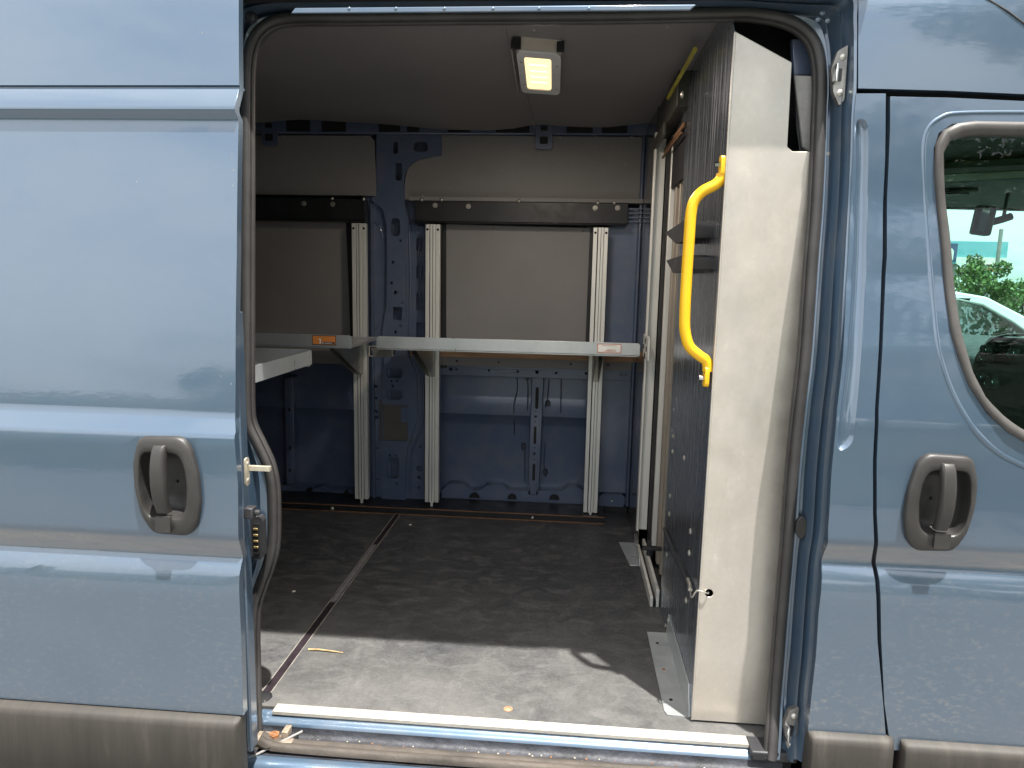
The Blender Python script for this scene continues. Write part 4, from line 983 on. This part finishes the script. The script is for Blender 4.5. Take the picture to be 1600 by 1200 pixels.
# ------------------------------------------------------------------ ceiling lamp
LP = thing('ceiling_lamp', 'lit rectangular work lamp on the van ceiling', 'lamp', (-.1, .65, 1.66))
def lp(x, y, z): return P(x, y, 2, z)
q = [lp(806, 76, 1.678), lp(877, 82, 1.678), lp(875, 146, 1.688), lp(815, 142, 1.688)]
ctr_ = sum(q, Vector())/4
nrm = (q[1]-q[0]).cross(q[3]-q[0]).normalized()
if nrm.z > 0: nrm = -nrm
def bil(u, v): return (q[0]*(1-u)+q[1]*u)*(1-v)+(q[3]*(1-u)+q[2]*u)*v
def quadplate(uv, t0, t1, hole=None):
    pts, tri, ln = tess(uv, [hole] if hole else ()); n = len(pts)
    V = [bil(p.x, p.y)+nrm*t0 for p in pts]+[bil(p.x, p.y)+nrm*t1 for p in pts]
    F = [tuple(t) for t in tri]+[tuple(i+n for i in reversed(t)) for t in tri]; s = 0
    for l in ln:
        for k in range(l): F.append((s+k, s+(k+1) % l, n+s+(k+1) % l, n+s+k))
        s += l
    return V, F
win_ = rrect(.47, .50, .62, .78, .07)
mk('lamp_frame', quadplate(rrect(.5, .5, 1, 1, .13), 0, .006, win_), simple('lamp_frame_grey', (.62, .61, .6), .5), LP, 30, bevel=.001)
ln_ = mk('lamp_lens', quadplate(rrect(.47, .50, .61, .77, .07), 0.001, .003), LENS, LP, 0)
for v in (.28, .42, .56, .7): mk('led_row', quadplate(rrect(.47, v, .42, .03, .01), .0028, .0034), LEDM, ln_, 0)
for u, v in ((.09, .22), (.91, .25), (.09, .75), (.90, .82)): mk('lamp_screw', dome(bil(u, v)+nrm*.006, nrm, .004, .4), RIV, LP)
up_ = Vector((0, 0, .05))
ld = bpy.data.lights.new('lamp_light', 'AREA'); ld.shape = 'RECTANGLE'; ld.size = .05; ld.size_y = .25; ld.energy = 3.0; ld.color = (1, .86, .72)
lo_ = bpy.data.objects.new('lamp_light', ld); COL.objects.link(lo_); lo_.parent = LP
lo_.rotation_euler = (-nrm).to_track_quat('Z', 'Y').to_euler(); lo_.location = ctr_+nrm*.012-LP.location
mk('lamp_housing', ([tuple(a) for a in q]+[tuple((a.x, a.y+(-.02 if i < 2 else 0), 1.7055)) for i, a in enumerate(q)], [(0, 1, 5, 4), (1, 2, 6, 5), (2, 3, 7, 6), (3, 0, 4, 7), (0, 3, 2, 1)]), simple('lamp_housing_tan', (.34, .30, .25), .5), LP, 30)
e0, e1 = q[0], q[3]
mk('side_rail', loft([[tuple(e+Vector((-.014, 0, .0))), tuple(e+Vector((-.010, 0, -.004))), tuple(e+Vector((-.010, 0, .05)))] for e in (e0, e1)], True), ALU, LP, 30)
mk('corner_clip', box(q[0].x-.008, q[0].x+.014, q[0].y-.022, q[0].y-.004, q[0].z-.004, 1.70), BLACK, LP)
mk('corner_clip', box(q[1].x-.012, q[1].x+.008, q[1].y-.02, q[1].y-.002, q[1].z, 1.70), BLACK, LP)

# ------------------------------------------------------------------ cab interior seen through the window
hz = 1.425
mk('cab_headliner', join(box(.64, 2.12, .16, 1.90, hz, hz+.03)), OLIVE, VAN, bevel=.01)
mk('cab_rear_wall', box(.60, .615, .2, 1.86, -.1, 1.7), OLIVE, VAN)
def PW(x, y, Y): return P(x, y, 1, Y)
# far door: frame with window, far pillar
FDw = [(.95, .78), (2.0, .78), (2.34, .90), (2.04, 1.415), (.95, 1.43)]
mk('far_cab_door', plate([(.6, -.1), (2.6, -.1), (2.6, .74), (2.42, .92), (2.10, 1.44), (.6, 1.46)], 1.84, 1.88, holes=[FDw]), OLIVE, VAN, 30, bevel=.006)
mk('far_door_glass', sheet(FDw, 1.86), GLASSW, VAN, 0)
# windscreen and scuttle
mk('windscreen', loft([[(2.05+.03*math.sin(math.pi*k/10), .15+1.6*k/10, 1.43), (2.68+.12*math.sin(math.pi*k/10), .06+1.78*k/10, .86)][0:2] for k in range(11)]), GLASSW, VAN, 60)
for y in (.10, 1.82):
    mk('windscreen_pillar', tube([(2.03, y if y < 1 else 1.78, 1.45), (2.37, y, 1.16), (2.70, y-.02 if y < 1 else 1.84, .84)], .035, 8), OLIVE, VAN, 60)
mk('windscreen_header', box(1.98, 2.08, .12, 1.8, 1.42, 1.50), OLIVE, VAN, bevel=.02)
DB = mk('dashboard', join(plate([(1.42, .35), (1.40, .70), (1.34, .80), (1.36, .85), (1.46, .875), (1.62, .88), (2.6, .86), (2.65, .2)], .14, 1.80, 'XZ')), DASH, VAN, 40, bevel=.02)
# centre stack facing back
ax0 = 1.33
def DP(x, y, X=ax0): return P(x, y, 0, X)
a, b = DP(1520, 585), DP(1600, 520)
cs = mk('centre_stack', plate(fillet([(DP(1519, 600).y, DP(1530, 640).z-.1), (DP(1680, 600).y, DP(1530, 640).z-.1), (DP(1680, 520).y, DP(1600, 525).z), (DP(1548, 520).y, DP(1545, 525).z), (DP(1524, 545).y, DP(1524, 558).z)], .02), ax0, ax0+.09, 'YZ'), DASH, DB, 30, bevel=.008)
mk('stack_trim', tube(smoothpath([DP(1526, 572, ax0-.002), DP(1532, 552, ax0-.002), DP(1548, 532, ax0-.002), DP(1570, 524, ax0-.002), DP(1610, 523, ax0-.002)], 5), .004, 8), simple('satin_trim', (.25, .26, .26), .3, .6), cs, 60)
s0, s1_ = DP(1552, 566, ax0-.003), DP(1582, 535, ax0-.003)
mk('radio_screen', box(ax0-.006, ax0, s1_.y, s0.y, s0.z, s1_.z), simple('screen_glass', (.03, .04, .04), .08), cs, bevel=.003)
for x, y, r in ((1546, 547, .017), (1590, 552, .016), (1538, 590, .018), (1555, 598, .022), (1541, 562, .009)):
    c = DP(x, y, ax0-.003); k_ = mk('control_knob', cyl((c.x, c.y, c.z), (-1, 0, 0), r, .022, 20, r*.85), DASH, cs, 40, bevel=.002)
    mk('knob_ring', tube([(c.x-.020, c.y+r*.95*math.cos(t), c.z+r*.95*math.sin(t)) for t in [2*math.pi*i/20 for i in range(20)]], .0016, 6, closed=True), CHROME, k_, 60)
sw_c = Vector((1.28, 1.32, .86))
ring = [sw_c+Vector((-.10*math.sin(t), .19*math.cos(t), .17*math.sin(t))) for t in [2*math.pi*i/40 for i in range(40)]]
SWH = mk('steering_wheel', tube(ring, .015, 10, closed=True), DASH, VAN, 60)
mk('wheel_spokes', join(tube([ring[0], sw_c+Vector((.04, 0, -.02)), ring[20]], .014, 8), tube([sw_c+Vector((.04, 0, -.02)), ring[30]], .014, 8), tube([sw_c+Vector((.02, 0, -.02)), sw_c+Vector((.25, 0, -.12))], .03, 10)), DASH, SWH, 60)
SEATM = simple('dark_seat_fabric', (.035, .034, .033), .8, 0, .2, 20)
mk('driver_seat', join(rot(box(.78, .90, 1.12, 1.62, .40, 1.0), 'Y', -.12, (.8, 0, .4)), box(.80, 1.30, 1.12, 1.62, .33, .46)), SEATM, VAN, 50, bevel=.04, seg=4)
mk('passenger_seat', join(rot(box(.70, .78, .30, 1.0, .40, .62), 'Y', -.12, (.75, 0, .4)), box(.80, 1.30, .30, 1.0, .28, .40)), SEATM, VAN, 50, bevel=.04, seg=4)
mk('cab_floor', box(.62, 2.0, .1, 1.86, -.03, .0), DASH, VAN)
# mirror
m0, m1 = PW(1523, 372, .95), PW(1545, 318, .95)
MR = mk('rear_view_mirror', rot(box(m0.x-.005, m1.x+.02, .94, .975, m0.z+.01, m1.z-.005), 'Y', .12, ((m0.x+m1.x)/2, .95, (m0.z+m1.z)/2)), DASH, VAN, 30, bevel=.008, seg=3)
mk('mirror_face', rot(box(m0.x+.002, m1.x-.005, .937, .941, m0.z+.02, m1.z-.014), 'Y', .12, ((m0.x+m1.x)/2, .95, (m0.z+m1.z)/2)), simple('mirror_glass', (.45, .5, .48), .05, .9), MR, 0)
mk('mirror_arm', tube([PW(1546, 348, .97), PW(1565, 343, .97), PW(1580, 338, .97)], .012, 10), DASH, MR, 60)
mk('mirror_mount', join(tube([PW(1568, 340, .97), PW(1573, 312, .97), PW(1576, 300, .97)], .006, 8)), DASH, MR, 50, bevel=.01)
# sun visor, grab lamp on the headliner
v0, v1 = P(1518, 262, 2, hz-.012), P(1600, 246, 2, hz-.012)
SV = mk('sun_visor', plate(fillet([(v0.x-.03, v0.y+.30), (v0.x+.32, v0.y+.10), (v0.x+.22, v0.y-.22), (v0.x-.10, v0.y-.05)], .03), hz-.022, hz-.006, 'XY'), simple('visor_fabric', (.15, .15, .13), .8), VAN, 30, bevel=.005)
mk('warning_label', plate(fillet([(v0.x-.01, v0.y+.22), (v0.x+.22, v0.y+.08), (v0.x+.17, v0.y-.06), (v0.x-.05, v0.y+.06)], .005), hz-.024, hz-.0215, 'XY'), simple('label_yellow', (.25, .24, .10), .6), SV, 0)
o0 = P(1492, 300, 2, hz-.006); mk('ceiling_speaker', join(cyl((o0.x, o0.y, hz-.012), 'Z', .07, .012, 24), cyl((o0.x, o0.y, hz-.018), 'Z', .045, .008, 24)), simple('grille', (.06, .065, .055), .6), VAN, 30, bevel=.004)

# ------------------------------------------------------------------ beyond the van: parked car, tree, billboard
def car(ox, oy, label):
    t = thing('parked_car', label, 'car', (ox+.1, oy+.9, -.56)); zg = -.56
    bodyo = [(-2.25, .38), (-2.28, .75), (-2.15, .98), (-1.9, 1.02), (1.15, 1.0), (2.0, .92), (2.25, .78), (2.30, .40)]
    mk('body', plate(fillet([(ox+a, zg+b) for a, b in bodyo], .08, 4), oy, oy+1.8), CARW, t, 40, bevel=.09, seg=4)
    cab = [(-2.0, 1.0), (-1.85, 1.30), (-1.5, 1.55), (-.9, 1.62), (-.1, 1.62), (.35, 1.55), (.8, 1.32), (1.25, 1.0)]
    ins = .12
    rows = [[(ox+a, oy+.04, zg+b) for a, b in cab]] + [[(ox+a*.995, oy+.04+ins*max(0, (b-1.0))/.62*1.5, zg+b) for a, b in cab]]
    wins = [[(-1.75, 1.06), (-1.62, 1.3), (-1.3, 1.47), (-.85, 1.51), (-.85, 1.06)], [(-.78, 1.06), (-.78, 1.51), (-.05, 1.51), (-.05, 1.06)], [(.05, 1.06), (.05, 1.51), (.3, 1.46), (.62, 1.28), (.92, 1.06)]]
    V, F = plate([(ox+a, zg+b) for a, b in cab], oy+.06, oy+1.74, holes=[[(ox+a, zg+b) for a, b in w] for w in wins])
    V = [(x, y+(.13 if y < oy+.5 else -.13)*max(0, (z-zg-1.0))/.62, z) for x, y, z in V]
    mk('cabin', (V, F), CARW, t, 30, bevel=.02, seg=3)
    for w in wins:
        V, F = sheet([(ox+a, zg+b) for a, b in w], oy+.07); V = [(x, y+.13*(z-zg-1.0)/.62+.008, z) for x, y, z in V]
        o = mk('side_window', (V, F), GLASSC, t, 0)
        P3 = [Vector((ox+a, oy+.07+.13*(b-1.0)/.62-.004, zg+b)) for a, b in w]
        mk('window_trim', tube(P3, .012, 6, closed=True), DASH, o, 50)
    for wx in (-1.4, 1.45):
        w_ = mk('wheel', cyl((ox+wx, oy-.01, zg+.34), 'Y', .34, .22, 28), DASH, t, 40, bevel=.02)
        mk('rim', cyl((ox+wx, oy-.02, zg+.34), 'Y', .21, .02, 20), CHROME, w_, 30)
        mk('wheel_arch', tube([(ox+wx+.38*math.cos(a), oy-.002, zg+.36+.38*math.sin(a)) for a in [math.pi*k/12 for k in range(13)]], .02, 6), DASH, t, 50)
    mk('door_line', join(box(ox-.83, ox-.822, oy-.001, oy+.01, zg+.45, zg+1.0), box(ox+.0, ox+.008, oy-.001, oy+.01, zg+.45, zg+1.0)), BLACK, t)
    for hx in (-1.1, -.25): mk('door_pull', box(ox+hx, ox+hx+.16, oy-.025, oy, zg+.90, zg+.93), CARW, t, bevel=.008)
    return t
car(4.05, 6.3, 'white crossover car parked beyond the van, seen through the cab windows')

def tree(x, y, h, r, n, label, leafs=.16, seed=1, group=None, zg=-.56):
    rnd = random.Random(seed)
    t = thing('leafy_tree', label, 'tree', (x, y, zg), group)
    V, F = tube([(x, y, zg), (x+.1, y, zg+h*.3), (x, y+.1, zg+h*.75)], lambda u: .16*h/5*(1-.7*u), 9)
    parts = [(V, F)]
    for k in range(6):
        a = k*1.1; parts.append(tube([(x+.05, y, zg+h*(.3+.06*k)), (x+r*.6*math.cos(a), y+r*.6*math.sin(a), zg+h*(.5+.06*k))], lambda u: .06*h/5*(1-.7*u), 6))
    mk('trunk', join(*parts), BARK, t, 50)
    clumps = []
    for k in range(26):
        a = rnd.uniform(0, 6.28); q = rnd.random()**.6; hh_ = rnd.uniform(.28, .98)
        rr = r*q*math.sin(math.pi*min(1, max(.1, (hh_-.15)/.95)))**.6
        clumps.append((x+rr*math.cos(a), y+rr*math.sin(a), zg+h*hh_, r*rnd.uniform(.22, .4)))
    V, F = [], []
    for k in range(n):
        c = rnd.choice(clumps); d = Vector((rnd.gauss(0, 1), rnd.gauss(0, 1), rnd.gauss(0, .8))); d = d.normalized()*c[3]*rnd.random()**.4
        p = Vector(c[:3])+d; a = Vector((rnd.gauss(0, 1), rnd.gauss(0, 1), rnd.gauss(0, .5))).normalized(); b = a.orthogonal().normalized(); b.rotate(Matrix.Rotation(rnd.uniform(0, 6.28), 3, a)); s = leafs*rnd.uniform(.6, 1.3); c2 = a.cross(b)
        i = len(V); V += [tuple(p-b*s*.5), tuple(p+c2*s*.25), tuple(p+b*s*.5), tuple(p-c2*s*.25)]; F.append((i, i+1, i+2, i+3))
    mk('crown', (V, F), LEAF, t, 0)
    return t
tree(8.75, 14.8, 2.25, .62, 5000, 'young green tree behind the white car', .10, 3)
tree(12.0, 18.5, 1.75, .8, 4000, 'low green bush right of the young tree', .12, 5)
# billboard
bb = thing('billboard', 'pale teal roadside billboard beyond the white car', 'billboard', (16.9, 30, -.56))
a, b = P(1485, 412, 1, 30), P(1576, 378, 1, 30)
TEAL = simple('teal_print', (.16, .42, .5), .6, 0, .08, .6); NAVY = simple('navy_print', (.03, .07, .16), .6)
mk('sign_board', box(a.x-1.2, b.x, 30, 30.2, a.z, b.z), TEAL, bb)
s = P(1497, 390, 1, 29.9); mk('printed_patch', box(a.x-1.2, s.x, 29.95, 29.99, a.z+.1, b.z-.1), NAVY, bb)
mk('printed_band', box(s.x, b.x, 29.95, 29.99, a.z, a.z+.28), STW, bb)
txt('printed_letters', 'in', 1.0, (s.x-.45, 29.93, (a.z+b.z)/2), STW, bb, bold=.01)
mk('sign_post', join(*[tube([(xx, 30.3, -.56), (xx, 30.3, b.z)], .12, 8) for xx in (a.x+.3, b.x-.5)]), GREYPL, bb)
mk('walkway', box(b.x-1.0, b.x-.3, 29.5, 29.95, a.z-.3, a.z-.15), REDL, bb)
pole = mk('utility_pole', tube([(14.4*1.07, 26, -.56), (14.4*1.07, 26, 3.2)], .07, 8), GREYPL); tag(pole, 'thin grey pole standing before the billboard', 'pole')

tree(7.5, -6.5, 10.5, 3.2, 9000, 'tall green tree right behind the photographer, mirrored above the cab door', .26, 61, 'tall trees behind the photographer')
tree(12.5, -9.5, 11.5, 3.6, 9000, 'tall green tree right behind the photographer, mirrored above the cab door', .26, 62, 'tall trees behind the photographer')
# ------------------------------------------------------------------ trees behind the photographer, mirrored in the paint
sp_ = [(-9, -27, 2.6, 1.9), (-3.5, -31, 2.9, 2.1), (2.0, -24, 3.4, 2.2), (6.5, -14, 7.2, 3.0), (11, -19, 7.6, 3.4), (16, -16, 6.8, 3.0), (-15, -30, 3.0, 2.2), (22, -22, 8, 3.5)]
for i, (x, y, h, r) in enumerate(sp_):
    tree(x, y, h, r, 5000, 'green roadside tree behind the photographer, mirrored in the paint', .3, 20+i, 'trees behind the photographer')
